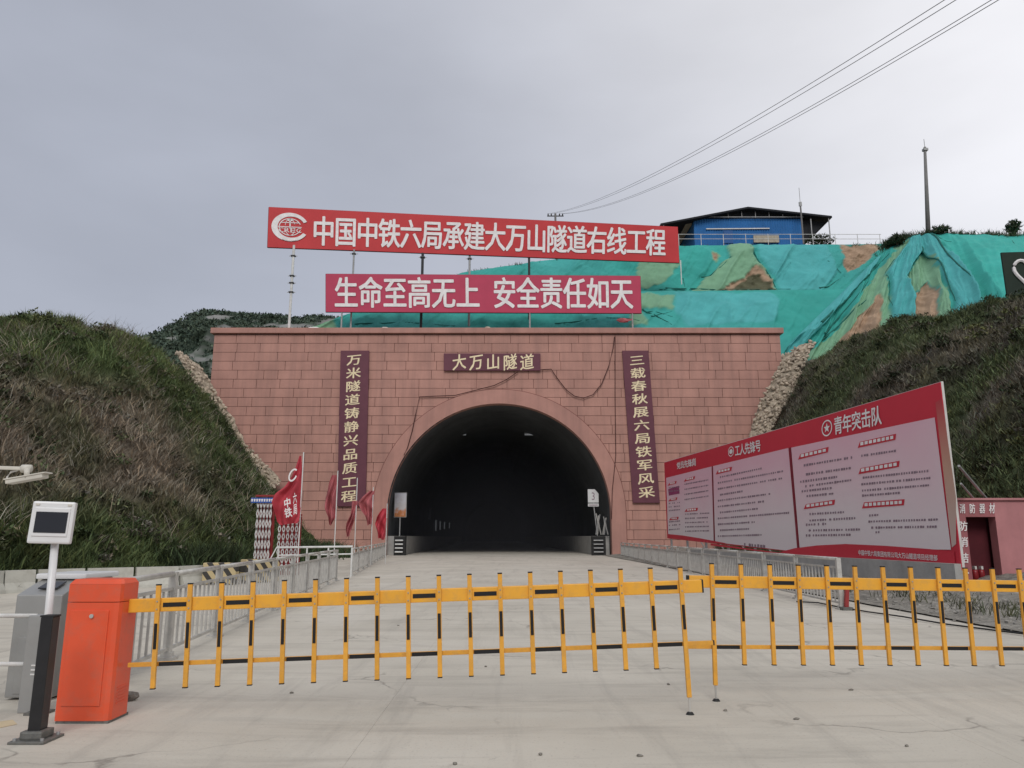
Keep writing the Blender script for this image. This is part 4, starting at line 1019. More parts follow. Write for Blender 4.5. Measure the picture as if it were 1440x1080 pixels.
# ------------------------------------------------------------------ stone slope edging beside the portal
def stones(label, outer, inner, seed, n, k, grp):
    g = random.Random(seed); A = polyl(outer, n); Bq_ = polyl(inner, n)
    root = thing('stone_slope', Vector(A[n // 2]), label, 'stone slope', grp)
    nn_, kk = 160, 14; A2, B2 = polyl(outer, nn_), polyl(inner, nn_); t = np.linspace(0, 1, kk)[None, :]
    X = A2[:, None, 0] * (1 - t) + B2[:, None, 0] * t; Y = A2[:, None, 1] * (1 - t) + B2[:, None, 1] * t; Z = A2[:, None, 2] * (1 - t) + B2[:, None, 2] * t
    bmp = 1 - np.abs(2 * fbm(X * 2.6, Z * 2.6, seed, 3) - 1)
    e_ = (fbm(X * 1.2, Z * 1.2, seed + 4, 4) - 0.5) * 0.9; X = X + e_ * (2 * t - 1) * 0.6
    Y = Y - bmp * 0.35 - np.sin(t * np.pi) * 0.25
    c = np.array([0.40, 0.34, 0.26]) * (0.45 + 0.75 * bmp[..., None]) * (0.7 + 0.6 * fbm(X * 0.8, Z * 0.8, seed + 8)[..., None])
    bed = grid_object('mortar_bed', X - ORG[root.name].x, Y - ORG[root.name].y, Z - ORG[root.name].z, M['gravel'], c); bed.parent = root; bed.location = (0, 0, 0)
    meshes = []
    for q in range(5):
        bm = bmesh.new(); bmesh.ops.create_icosphere(bm, subdivisions=1, radius=0.5)
        for v in bm.verts: v.co = Vector((round(v.co.x * 2.2) / 2.2, round(v.co.y * 2.2) / 2.2, round(v.co.z * 2.2) / 2.2)).lerp(v.co, 0.45) * g.uniform(0.75, 1.2)
        me = bpy.data.meshes.new('stone'); bm.to_mesh(me); bm.free(); me.materials.append(M['stone']); meshes.append(me)
    for i in range(n):
        for j in range(k):
            f = (j + 0.5) / k + g.uniform(-0.1, 0.1); p = Vector(A[i]).lerp(Vector(Bq_[i]), f)
            sz = g.uniform(0.18, 0.36)
            o = bpy.data.objects.new('stone', meshes[g.randrange(5)]); col.objects.link(o); o.parent = root
            o.location = p + Vector((g.uniform(-0.12, 0.12), -0.38 - 0.2 * math.sin(f * 3.14), g.uniform(-0.12, 0.12))) - ORG[root.name]
            o.scale = (sz * 1.25, sz * 0.7, sz); o.rotation_euler = (g.uniform(-.4, .4), g.random() * 3, g.uniform(-.4, .4))
def zl(Y, *p): return [(240 + x / 4.695, 490 + y / 4.695, Y) for x, y in p]
def zr(Y, *p): return [(1030 + x / 6.353, 470 + y / 6.353, Y) for x, y in p]
stones('pale rough stone edging down the left slope beside the portal', zl(58.0, (50, 35), (130, 170), (215, 310), (270, 470), (380, 560), (480, 680), (570, 800), (620, 960)),
       zl(59.2, (100, 50), (190, 110), (270, 230), (375, 400), (440, 490), (520, 660), (640, 765), (735, 880)), 3, 70, 4, 'stone slope edgings')
stones('pale rough stone edging down the right slope beside the portal', zr(58.0, (720, 85), (640, 240), (540, 500), (440, 660), (340, 850), (260, 1000)),
       zr(59.2, (590, 105), (430, 215), (340, 430), (230, 620), (160, 860), (110, 1000)), 4, 58, 5, 'stone slope edgings')

# ================================================================== BANNERS
def banner(name, label, q, m, logo_at, texts, parts):
    pl = Plane(q[0], q[1], q[3])
    t_ = thing(name, (q[3] + q[2]) / 2, label, 'banner', 'slogan banners above the portal')
    # cloth with faint slack
    n, k = 60, 8; mb = MB(); vs = []; g = random.Random(len(label))
    for j in range(k + 1):
        for i in range(n + 1):
            s, t = i / n, j / k; w = 0.03 * math.sin(s * 47) * math.sin(t * 3.1) + 0.02 * math.sin(s * 21 + t * 4)
            vs.append(lerp4(q, s, t) + pl.n * w * 0.5)
    mb.add(vs, [(j * (n + 1) + i, (j + 1) * (n + 1) + i, (j + 1) * (n + 1) + i + 1, j * (n + 1) + i + 1) for j in range(k) for i in range(n)])
    mb.build('cloth', m, t_, smooth=True)
    fr = MB(); back = -pl.n * 0.10
    for a, b in ((q[0], q[1]), (q[3], q[2]), (q[0], q[3]), (q[1], q[2])): fr.bar(a + back, b + back, 0.07, 0.07)
    for s in [x / 8 for x in range(1, 8)]: fr.bar(q[0].lerp(q[1], s) + back, q[3].lerp(q[2], s) + back, 0.06, 0.06)
    fr.build('frame', M['dark_steel'], t_)
    k2 = MB()
    for tx, tq, fill, bold in texts:
        text_row(k2, tx, [pl.at(u, v, 0.045) for u, v in tq], fill, bold)
    k2.build('lettering', M['white_print'], t_)
    if logo_at:
        u, v, ru, rv = logo_at; c = pl.at(u, v, 0.045)
        k3 = MB(); logo(k3, c, pl.at(u + ru, v + ru * 0.045, 0.045) - c, pl.at(u, v - rv, 0.045) - c); k3.build('emblem', M['white_print'], t_)
    return t_, pl
qa = [P(378, 291, 61.0), P(953, 319, 66.5), P(955.5, 369.5, 66.5), P(376, 347.5, 61.0)]
banner('banner', 'long red banner with round white emblem, the higher of two', qa, M['banner'], (408, 319.5, 26, 20),
       [('中国中铁六局承建大万山隧道右线工程', [(440, 305.5), (936, 324), (935.5, 360.5), (439, 345.5)], 0.95, 0.022)], None)
qb = [P(458, 385, 61.2), P(900.5, 388, 61.2), P(902, 440.5, 61.2), P(458, 438.5, 61.2)]
banner('banner', 'faded pinkish red slogan banner, the lower one just above the coping', qb, M['banner2'], None,
       [('生命至高无上', [(470, 391.5), (675, 392), (675.5, 434), (470, 433)], 0.92, 0.021), ('安全责任如天', [(693, 392), (890, 393), (891, 435), (693, 434)], 0.92, 0.021)], None)
# posts that carry the upper banner
def bpost(u, v0, v1, Y, r, label, m='steel_dull', cuffs=()):
    a, b = P(u, v0, Y), P(u, v1, Y); b.x = a.x
    t_ = thing('steel_post', b, label, 'post', 'posts carrying the upper banner')
    MB().tube([b, a], r, 10).build('pole', M[m], t_)
    for cv in cuffs:
        c = P(u, cv, Y); c.x = a.x
        MB().box(c, (r * 2 + 0.16, r * 2 + 0.1, 0.10)).build('clamp', M['dark_steel'], t_)
        MB().bar(c + Vector((-0.35, 0, 0)), c + Vector((0.35, 0, 0)), 0.04, 0.05).build('clamp_arm', M['steel_dull'], t_)
bpost(413.5, 345, 463, 61.35, 0.11, 'leftmost white pole with clamps carrying the upper banner', 'white_pipe', (360, 388, 398, 411))
bpost(498, 351, 463, 62.1, 0.08, 'slim post behind the banners, second from left', 'steel_dull', (357,))
bpost(594.5, 356, 463, 63.0, 0.12, 'dark thick post behind the banners under the character 局', 'dark_steel', (362,))
bpost(660.5, 360, 463, 63.8, 0.10, 'post behind the banners, near the middle', 'steel_dull', (364,))
bpost(744, 363, 463, 64.6, 0.11, 'dark post behind the banners where the green net begins', 'dark_steel')
bpost(957, 366, 400, 66.5, 0.05, 'thin white stake at the right end of the upper banner', 'white_pipe')
bpost(481, 436, 463, 61.3, 0.07, 'short stub post under the left end of the lower banner')
bpost(745, 438, 463, 61.3, 0.07, 'short stub post under the middle of the lower banner')
bpost(889, 438, 463, 61.3, 0.07, 'short stub post under the right end of the lower banner')
# scraps lying on the coping
for i, (u, w, lab, m) in enumerate(((440, 14, 'small crumpled white scrap on the left of the coping', 'white_print'), (541, 9, 'small crumpled pale scrap on the coping below the banner', 'cream_plastic'), (686, 8, 'brown rag on the coping above the name sign', 'wood_pale'), (878, 16, 'crumpled red and white rag below the lower banner', 'flag2'))):
    c = P(u, 459 if i < 3 else 447, 60.6 if i < 3 else 61.0); g = random.Random(i)
    bm = bmesh.new(); bmesh.ops.create_icosphere(bm, subdivisions=2, radius=0.5)
    for v in bm.verts: v.co = Vector((v.co.x * w * 0.057 * 1.4, v.co.y * 0.4, v.co.z * 0.42)) * g.uniform(0.6, 1.2)
    me = bpy.data.meshes.new('rag'); bm.to_mesh(me); bm.free(); me.materials.append(M[m]); o = link('rag', me, None, (0, 0, 0)); o.location = (c.x, c.y, (WZ + 0.6) if i < 3 else c.z - 0.2); tag(o, lab, 'rag')

# ================================================================== HILL TOP: shed, poles, wires
Ys = 84.0
s0 = P(977, 343, Ys); s1 = P(1131, 343, Ys); base_z = P(1050, 345, Ys).z - 0.9
shed = thing('shed', ((s0.x + s1.x) / 2, Ys, base_z), 'blue corrugated metal shed with a black gable roof on the hilltop', 'shed')
zt = P(1050, 308, Ys).z
w = s1.x - s0.x
mb = MB(); nr = 44
for i in range(nr):       # corrugated front wall
    x0 = s0.x + w * i / nr; x1 = s0.x + w * (i + 1) / nr; xm = (x0 + x1) / 2
    mb.add([(x0, Ys, base_z), (xm, Ys - 0.09, base_z), (x1, Ys, base_z), (x0, Ys, zt), (xm, Ys - 0.09, zt), (x1, Ys, zt)], [(0, 1, 4, 3), (1, 2, 5, 4)])
for x in (s0.x, s1.x): mb.add([(x, Ys, base_z), (x, Ys + 9, base_z), (x, Ys + 9, zt), (x, Ys, zt)], [(0, 1, 2, 3)])
mb.build('wall', M['blue'], shed)
eL = P(929, 314, Ys - 0.8); pk = P(1052, 290.5, Ys - 0.8); eR = P(1170, 303.5, Ys - 0.8)
mb = MB(); dv = Vector((0, 11, 0))
for a, b in ((eL, pk), (pk, eR)):
    mb.add([a, b, b + dv, a + dv, a + Vector((0, 0, -0.22)), b + Vector((0, 0, -0.22)), b + dv + Vector((0, 0, -0.22)), a + dv + Vector((0, 0, -0.22))], [(0, 1, 2, 3), (4, 7, 6, 5), (0, 4, 5, 1), (3, 2, 6, 7), (0, 3, 7, 4), (1, 5, 6, 2)])
mb.build('roof', M['roof_dark'], shed)
gb = MB()     # dark gable infill above the blue wall
gb.add([(s0.x, Ys + 0.05, zt), (s1.x, Ys + 0.05, zt), (s1.x, Ys + 0.05, P(1131, 300, Ys).z), (pk.x, Ys + 0.05, pk.z - 0.1), (s0.x, Ys + 0.05, P(977, 306, Ys).z)], [(0, 1, 2, 3, 4)])
gb.build('gable', M['roof_dark'], shed)
lo = MB(); lo.box(((eL.x + s0.x) / 2 + 0.3, Ys + 5, zt - 0.35), (s0.x - eL.x - 0.8, 9, 0.2)); lo.box(((eR.x + s1.x) / 2 - 0.6, Ys + 5, zt - 0.5), (eR.x - s1.x - 1.6, 9, 0.2)); lo.build('lean_to_roof', M['wood_pale'], shed)
sk = MB(); sk.add([eL + Vector((0, 9, -0.2)), Vector((s0.x, Ys + 8.2, eL.z + 0.4)), Vector((s0.x, Ys + 8.2, base_z)), Vector((eL.x + 0.5, Ys + 8.2, base_z))], [(0, 1, 2, 3)]); sk.build('side_wall', M['blue'], shed)
gg = MB(); pr = P(1131, 322, Ys); qr = P(1145, 322, Ys)
gg.add([(s1.x + 0.1, Ys + 0.3, zt), (eR.x - 0.3, Ys + 0.3, eR.z - 0.3), (P(1146, 324, Ys).x, Ys + 0.3, P(1146, 328, Ys).z), (s1.x + 0.1, Ys + 0.3, P(1135, 340, Ys).z)], [(0, 1, 2, 3)]); gg.build('side_screen', M['roof_dark'], shed)
for i in range(8):
    f = (i + 0.5) / 8; x = s0.x + w * f; zr = min(pk.z, (eL.lerp(pk, min(1, (x - eL.x) / (pk.x - eL.x))).z if x < pk.x else pk.lerp(eR, (x - pk.x) / (eR.x - pk.x)).z)) - 0.2
    MB().bar((x, Ys - 0.35, zt + 0.02), (x, Ys - 0.35, zr), 0.05, 0.05).build('truss_bar', M['steel_dull'], shed)
MB().bar((s0.x, Ys - 0.35, zt + 0.1), (s1.x, Ys - 0.35, zt + 0.1), 0.07, 0.07).build('truss_chord', M['steel_dull'], shed)
for u, vt in ((933, 316), (1140, 308), (1165, 305)):
    a = P(u, vt, Ys - 0.6); MB().tube([(a.x, a.y, base_z), a], 0.07, 8).build('column', M['steel_dull'], shed)
a, b = P(993, 322, Ys - 0.15), P(1082, 321.3, Ys - 0.15); MB().bar(a, b, 0.12, 0.12).build('rail', M['white_pipe'], shed)
a, b = P(1060, 341, Ys - 0.25), P(1095, 331, Ys - 0.25); MB().box(((a.x + b.x) / 2, a.y, (a.z + b.z) / 2), (b.x - a.x, 0.1, b.z - a.z)).build('notice', M['wood_pale'], shed)
a, b = P(1018, 342, Ys - 0.12), P(1030, 324, Ys - 0.12); MB().box(((a.x + b.x) / 2, a.y, (a.z + b.z) / 2), (b.x - a.x, 0.06, b.z - a.z)).build('door', mat('door_blue', (0.02, 0.10, 0.30), 0.5), shed)

# guard rail along the plateau
Yf = 76.8
t_ = thing('guard_rail', P(1095, 344, Yf), 'thin white guard rail along the hilltop in front of the shed', 'guard rail')
pts = [(955 + i * 31.5, 345 - 0.4 * i) for i in range(10)]
for (u, v) in pts:
    a = P(u, v + 4, Yf); MB().tube([a, a + Vector((0, 0, P(u, 329, Yf).z - a.z))], 0.035, 6).build('post', M['white_pipe'], t_)
for dv_ in (0, 6.5):
    MB().tube([P(955, 329.5 + dv_, Yf), P(1239, 329.5 + dv_, Yf)], 0.028, 6).build('rail', M['white_pipe'], t_)

# antenna mast beside the shed
t_ = thing('antenna_mast', P(1130, 343, 82), 'slim antenna mast in front of the right end of the shed', 'antenna')
a = P(1130, 343, 82); MB().tube([a, Vector((a.x, 82, P(1130, 286, 82).z))], 0.10, 8).build('pole', M['conc_pole'], t_)
MB().tube([Vector((a.x, 82, P(1130, 286, 82).z)), Vector((a.x, 82, P(1130, 264, 82).z))], 0.03, 6).build('rod', M['steel_dull'], t_)
MB().box(Vector((a.x, 82, P(1130, 287, 82).z)), (0.3, 0.2, 0.5)).build('head', M['steel_dull'], t_)
# concrete pole on the ridge
a = P(1305, 332, 72); top = P(1300.5, 207, 72)
t_ = thing('concrete_pole', a, 'tall bare concrete pole standing on the netted ridge', 'pole')
MB().tube([a - Vector((0, 0, 0.5)), top], 0.24, 12, 0.13).build('pole', M['conc_pole'], t_, smooth=True)
MB().box(top + Vector((0, 0, -0.3)), (0.46, 0.40, 0.25)).build('band', M['steel_dull'], t_)
MB().tube([top, top + Vector((0, 0, 0.9))], 0.03, 6).build('rod', M['steel_dull'], t_)
# utility pole behind the upper banner
Yu = 112.0; cx = P(781, 303, Yu)
t_ = thing('utility_pole', (cx.x, Yu, 24), 'far utility pole whose cross-arm shows above the upper banner', 'utility pole')
MB().tube([(cx.x, Yu, 22), cx + Vector((0, 0, 0.3))], 0.17, 10).build('pole', M['conc_pole'], t_)
MB().bar(cx + Vector((-1.3, 0, -0.1)), cx + Vector((1.3, 0, -0.1)), 0.14, 0.14).build('cross_arm', M['dark_steel'], t_)
for dx in (-1.15, -0.65, 0.65, 1.15): MB().tube([cx + Vector((dx, 0, -0.05)), cx + Vector((dx, 0, 0.30))], 0.10, 8).build('insulator', M['dark_steel'], t_)
# four wires
wires = ((1328, -1.15, 0.0, 'highest power line sweeping up to the right'), (1344, -0.65, 0.0, 'power line just below the highest one'), (1394, 0.65, 0, 'third power line from the top'), (1404, 1.15, 0, 'lowest of the four power lines'))
for (ue, dx, dz, lab) in wires:
    A = cx + Vector((dx, 0, 0.3)); E = P(ue, 0, 25.0)
    mid = P(930 if ue < 1350 else 960, 245 if ue < 1350 else 251, 60)
    # parabola in height through three sightings, straight in plan, carried on past the camera
    ya, yb_, yc = A.y, mid.y, E.y
    pts = []
    for i in range(61):
        y = ya + (-12 - ya) * i / 60
        x = A.x + (E.x - A.x) * (y - ya) / (yc - ya)
        z = A.z * (y - yb_) * (y - yc) / ((ya - yb_) * (ya - yc)) + mid.z * (y - ya) * (y - yc) / ((yb_ - ya) * (yb_ - yc)) + E.z * (y - ya) * (y - yb_) / ((yc - ya) * (yc - yb_))
        pts.append((x, y, z))
    o = MB().tube(pts, 0.016, 5).build('power_line', M['wire'], None, origin=A); tag(o, lab, 'power line', 'power lines')
# bush at the far right of the ridge and a small one behind the shed rail
def bush(label, u, v, Y, r, h, seed, c):
    b = P(u, v, Y); t_ = thing('bush', b, label, 'bush'); g = np.random.default_rng(seed)
    for i in range(5):
        az = i * 1.3; MB().tube([b, b + Vector((math.cos(az) * r * 0.3, math.sin(az) * r * 0.3, h * 0.5)), b + Vector((math.cos(az) * r * 0.5, math.sin(az) * r * 0.5, h * 0.85))], 0.04, 5, 0.015).build('branch', M['bark'], t_)
    n = 230; p = g.normal(0, 1, (n, 3)); p /= np.linalg.norm(p, axis=1)[:, None]; p *= ((g.random(n) ** 0.45) * (0.65 + 0.5 * fbm(p[:, 0] * 2 + 5, p[:, 2] * 2 + p[:, 1], seed, 2)))[:, None]
    o = blades('foliage', None, b.x + p[:, 0] * r, b.y + p[:, 1] * r, b.z + h * 0.55 + p[:, 2] * h * 0.48, np.zeros((n, 2)), None, 4, seed, length=(0.15, 0.4), width=0.09, lean=1.5, jit=0.06, colors=np.tile(c, (n, 1)), parent=None, kind='stuff', m=M['leafy'])
    o.data.transform(Matrix.Translation(-ORG[t_.name])); o.parent = t_
bush('small round bush at the top of the ridge on the far right', 1427, 334, 66.5, 0.75, 1.7, 301, [0.05, 0.065, 0.035])
bush('low dark bush left of the concrete pole on the ridge', 1262, 345, 70.5, 1.0, 1.1, 302, [0.06, 0.075, 0.04])
bush('low dark bush right of the concrete pole on the ridge', 1322, 333, 69.3, 1.2, 1.0, 303, [0.06, 0.075, 0.04])
bush('low bush behind the guard rail right of the shed', 1152, 347, 79, 1.6, 1.3, 304, [0.04, 0.055, 0.025])

# dark green board with a white outline heart, cut by the right edge of the view
q = [P(1408, 355, 46.5), P(1475, 353, 45.5), P(1480, 414, 45.5), P(1417, 418, 46.5)]
pl = Plane(q[0], q[1], q[3]); t_ = thing('slope_sign', (q[2] + q[3]) / 2, 'dark green board with a white outlined shape on the right netted slope', 'sign')
MB().slab([q[3], q[2], q[1], q[0]], (0, 0.12, 0)).build('board', M['green_board'], t_)
k = MB(); pts = []
for i in range(41):
    a = 2 * math.pi * i / 40; pts.append(pl.at(1445 + 1.22 * 16 * math.sin(a) ** 3, 382 - 1.3 * (13 * math.cos(a) - 5 * math.cos(2 * a) - 2 * math.cos(3 * a) - math.cos(4 * a)), 0.03))
k.tube(pts, 0.11, 6); k.build('white_outline', M['white_print'], t_)
MB().bar(q[3] + Vector((0.3, 0.2, 0.5)), q[3] + Vector((0.3, 0.4, -3)), 0.12, 0.12).build('post', M['dark_steel'], t_)
MB().bar(q[2] + Vector((-0.3, 0.2, 0.5)), q[2] + Vector((-0.3, 0.4, -3)), 0.12, 0.12).build('post', M['dark_steel'], t_)

# ================================================================== BILLBOARD
YL, YR = 46.0, 18.8
Q = [P(934, 650.5, YL), P(1322, 537.5, YR), P(1346, 802, YR), P(938, 757, YL)]
Q[2] = Vector((Q[1].x, Q[1].y, Q[2].z)); Q[3] = Vector((Q[0].x, Q[0].y, Q[3].z))
pl = Plane(Q[0], Q[1], Q[3]); bd = -pl.n
bb = thing('billboard', Vector(((Q[2].x + Q[3].x) / 2, (Q[2].y + Q[3].y) / 2, 0)), 'long red and pale pink billboard of notices standing along the right side', 'billboard')
MB().slab([Q[3], Q[2], Q[1], Q[0]], bd * 0.05).build('board', M['bb_red'], bb)
def Bq(pts, off): return [pl.at(u, v, off) for u, v in pts]
def flatq(name, pts, m, off, parent=bb):
    k = MB(); ps = Bq(pts, off); k.add(ps, [tuple(range(len(ps)))]); return k.build(name, m, parent)
# three pale sheets
sheets = ([(937, 672), (1001, 656), (1004, 762), (940, 757)], [(1003, 655.5), (1109, 630), (1122, 776), (1006, 762.5)], [(1113, 629.5), (1315, 587), (1338, 773), (1125, 771)])
for s in sheets: flatq('paper_sheet', s, M['bb_paper'], 0.012)
flatq('edge_print', [(1316, 566), (1325, 560), (1345, 700), (1345, 765), (1339, 770)], M['bb_side'], 0.010)
flatq('dark_seam', [(1110, 630), (1113, 629), (1125, 776), (1122, 776)], M['bb_dark'], 0.02)
flatq('dark_seam', [(1001.5, 656), (1003, 655.5), (1006, 763), (1004.6, 763)], M['bb_dark'], 0.02)
# red swooshes at the foot
flatq('swoosh', [(940, 757), (940, 751), (960, 753), (985, 757), (1001, 760), (1022, 764), (1006, 764)], M['bb_red'], 0.022)
flatq('swoosh', [(1095, 777), (1118, 771), (1150, 767), (1190, 765), (1245, 767.5), (1300, 771.5), (1343, 775), (1345, 800), (1200, 788)], M['bb_red'], 0.022)
flatq('swoosh', [(1000, 764), (1030, 768), (1095, 777), (1100, 779), (1000, 767)], M['bb_red'], 0.024)
# headings
hd = MB()
text_row(hd, '青年突击队', Bq([(1173, 588), (1240, 570.5), (1241, 597), (1174, 612)], 0.02), 0.94, 0.02)
text_row(hd, '工人先锋号', Bq([(1034, 627), (1070, 618.5), (1071, 634.5), (1034.5, 642)], 0.02), 0.94, 0.02)
text_row(hd, '党员先锋岗', Bq([(952, 651), (979, 644), (979.5, 655), (952.5, 660)], 0.02), 0.94, 0.02)
text_row(hd, '中国中铁六局集团有限公司大万山隧道项目经理部', Bq([(1208, 773.3), (1320, 780.8), (1320.5, 789), (1208.5, 780.8)], 0.03), 0.9, 0.01)
hd.build('lettering', M['white_print'], bb)
em = MB()
def badge(u, v, ru, rv, star=True):
    c = pl.at(u, v, 0.02); rx = pl.at(u + ru, v - ru * 0.24, 0.02) - c; ry = pl.at(u, v - rv, 0.02) - c
    for i in range(32):
        t0, t1 = 2 * math.pi * i / 32, 2 * math.pi * (i + 1) / 32
        em.add([c + rx * math.cos(t) * r + ry * math.sin(t) * r for t, r in ((t0, 0.84), (t0, 1.0), (t1, 1.0), (t1, 0.84))], [(0, 1, 2, 3)])
    if star:
        pp = [c + rx * (math.sin(k * math.pi / 5) * (0.62 if k % 2 == 0 else 0.26)) + ry * (math.cos(k * math.pi / 5) * (0.62 if k % 2 == 0 else 0.26)) for k in range(10)]
        em.add(pp + [c], [(k, (k + 1) % 10, 10) for k in range(10)])
    else:
        em.add([c + rx * math.cos(2 * math.pi * i / 12) * 0.6 + ry * math.sin(2 * math.pi * i / 12) * 0.5 for i in range(12)], [tuple(range(12))])
badge(1163.5, 602, 7.5, 11.5); badge(1028.5, 635, 4, 7, False); badge(1203, 776.5, 4.2, 4.2, False)
em.build('emblem', M['white_print'], bb)
# ribbons with section titles and rows of small print
ribbons = ((1123, 642, 1166, 632, 8), (1207, 625, 1261, 614, 9), (1208, 662, 1266, 652, 9), (1131, 712, 1175, 706, 7.5), (1213, 710, 1273, 706, 9), (1007, 664, 1030, 659, 6),
           (939, 681, 952, 678, 4), (962, 675, 978, 671.5, 4.5), (940, 703, 953, 701, 4), (941, 729.5, 955, 728.5, 4), (963, 717.5, 982, 716, 4.5))
g = random.Random(5)
for (u0, v0, u1, v1, h) in ribbons:
    n = max(4, int((u1 - u0) / 6.5)); sl = (v1 - v0) / (u1 - u0)
    rbo = flatq('title_ribbon', [(u0, v0 + h * 0.55), (u0 + 3, v0 - h * 0.4), (u1, v1 - h * 0.45), (u1 - 1, v1 + h * 0.5)], M['bb_red'], 0.02)
    rt = MB()
    for i in range(n):
        a = u0 + 4 + (u1 - u0 - 6) * i / n; b = a + (u1 - u0 - 6) / n * 0.72; va = v0 + (a - u0) * sl
        q = [(a, va - h * 0.25), (b, va - h * 0.25 + (b - a) * sl), (b, va + h * 0.25 + (b - a) * sl), (a, va + h * 0.25)]
        rt.add(Bq(q, 0.026), [(0, 1, 2, 3)])
    rt.build('title_print', M['white_print'], rbo)
sp = MB()
def small(u0, v0, u1, v1, h=1.5, step=3.6, indent=0):
    """one printed line, too small in the photograph to read: strokes of unequal width"""
    u = u0 + indent; sl = (v1 - v0) / (u1 - u0)
    while u < u1 - 1:
        wv = step * g.uniform(0.45, 0.85); v = v0 + (u - u0) * sl
        hh = h * g.uniform(0.75, 1.15)
        sp.add(Bq([(u, v - hh), (u + wv, v - hh + wv * sl), (u + wv, v + hh + wv * sl), (u, v + hh)], 0.02), [(0, 1, 2, 3)])
        if g.random() < 0.5: sp.add(Bq([(u + wv * 0.3, v - h * 1.2), (u + wv * 0.5, v - h * 1.2), (u + wv * 0.5, v + h * 1.1), (u + wv * 0.3, v + h * 1.1)], 0.022), [(0, 1, 2, 3)])
        u += step + (2.5 if g.random() < 0.06 else 0)
for (a) in ((1131, 654.5, 1200, 643, 0), (1128, 668, 1198, 658, 6), (1126, 677.5, 1178, 670.5, 0), (1129, 684.5, 1198, 675, 4), (1128, 691, 1172, 686, 0), (1131, 698, 1173, 694, 4),
            (1137, 723, 1190, 720, 2), (1139, 732, 1205, 728.5, 0), (1134, 738, 1165, 736.5, 0), (1136, 746, 1210, 744.5, 2), (1134, 753, 1196, 752, 0),
            (1212, 641, 1260, 634, 0), (1212, 672, 1308, 662, 2), (1212, 681, 1310, 672, 0), (1213, 690, 1310, 682, 0), (1213, 697, 1266, 693, 0),
            (1223, 725, 1235, 724, 0), (1222, 733.5, 1318, 730.5, 0), (1226, 742, 1319, 740.5, 0), (1232, 748.5, 1240, 748, 0)):
    small(*a[:4], indent=a[4])
for i in range(11):
    v = 671 + i * 8.3; e_ = (1073, 1103, 1102, 1045, 1083, 1075, 1066, 1110, 1062, 1055, 1072)[i]
    small(1010 + (3 if i % 3 == 0 else 0), v, e_, v - (e_ - 1010) * (0.20 - i * 0.017), h=1.2, step=3.0)
for i in range(4): small(963, 681 + i * 7.2, 998, 674.5 + i * 7.6, h=0.9, step=2.3)
for i in range(5): small(964, 723 + i * 6, 998, 721.5 + i * 6.2, h=0.9, step=2.3)
for v in (686, 691, 708, 713, 718, 734, 739, 745): small(941, v, 957, v - 1.5, h=0.8, step=2.3)
small(1047, 766, 1075, 768.5, h=2.2, step=4)
sp.build('small_print', M['bb_text'], bb)
mg = MB(); mg.add(Bq([(940, 688), (955, 683), (956, 694), (941, 697)], 0.018), [(0, 1, 2, 3)]); mg.build('tinted_patch', M['mag'], bb)
# steel trim, posts and raking struts behind
fr = MB(); o_ = bd * 0.12
for a, b in ((Q[0], Q[1]), (Q[1], Q[2])): fr.bar(a + o_ * 0.4 + Vector((0, 0, 0.02)), b + o_ * 0.4, 0.06, 0.03)
fr.build('edge_trim', M['trim'], bb)
for i in range(9):
    s = (i + 0.15) / 8.3; a = Q[0].lerp(Q[1], s) + o_ ; b = Vector((a.x, a.y, 0.0))
    MB().bar(b, a - Vector((0, 0, 0.1)), 0.1, 0.1).build('post', M['steel_dull'], bb)
    if i < 7: MB().bar(a - Vector((0, 0, 1.8)), Vector((a.x, a.y, 0.4)) + bd * 2.2, 0.06, 0.06).build('strut', M['steel_dull'], bb)
a = pl.at(1340, 655, -0.15); MB().bar(a, P(1388, 702, 20.8), 0.05, 0.05).build('strut', M['steel_dull'], bb); 
a = pl.at(1343, 680, -0.15); MB().bar(a, P(1370, 702, 20.5), 0.04, 0.04).build('strut', M['steel_dull'], bb)
# low plinth wall under its near end
a, b = G(1190, 842, 0.0), G(1342, 842, 0.0)
pa = Vector((Q[2].x, Q[2].y, 0)); dr = (Vector((Q[3].x, Q[3].y, 0)) - pa).normalized()
o = MB().bar(pa + Vector((-0.05, 0, 0.40)), pa + dr * 22 + Vector((-0.05, 0, 0.40)), 0.24, 0.72).build('plinth_wall', M['kerb'], None, origin=pa)
tag(o, 'low grey concrete wall under the billboard', 'wall')

# ================================================================== FIRE EQUIPMENT HUT
Yh = 19.7
hx0 = P(1342, 760, Yh).x; hxc = P(1403, 760, Yh).x; hx1 = P(1436, 760, Yh + 0.3).x + 0.1
ztop = P(1342, 704, Yh).z; zdo = P(1375, 727, Yh).z; gz = 0.25
hut = thing('fire_equipment_hut', ((hx0 + hx1) / 2, Yh, gz), 'small red-brown fire equipment hut beside the billboard', 'hut')
dx0 = P(1362, 760, Yh).x; dxr = P(1404, 760, Yh).x
MB().box(((hx0 + dx0) / 2, Yh + 0.15, (gz + ztop) / 2), (dx0 - hx0, 0.3, ztop - gz)).build('left_pillar', M['fs_red'], hut, bevel=0.006)
MB().box(((dx0 + dxr) / 2 + 0.001, Yh + 0.15, (zdo + ztop) / 2), (dxr - dx0 - 0.004, 0.296, ztop - zdo)).build('lintel', M['fs_red'], hut, bevel=0.006)
MB().box(((dxr + hx1) / 2, Yh + 0.16, (gz + ztop) / 2), (hx1 - dxr, 0.3, ztop - gz)).build('right_pillar', M['fs_lit'], hut, bevel=0.006)
MB().box((hx0 + 0.04, Yh + 0.45, (gz + ztop) / 2), (0.08, 0.29, ztop - gz - 0.01)).build('side_wall', M['fs_lit'], hut)
MB().box((hx1 - 0.04, Yh + 0.45, (gz + ztop) / 2), (0.08, 0.29, ztop - gz - 0.01)).build('side_wall', M['fs_lit'], hut)
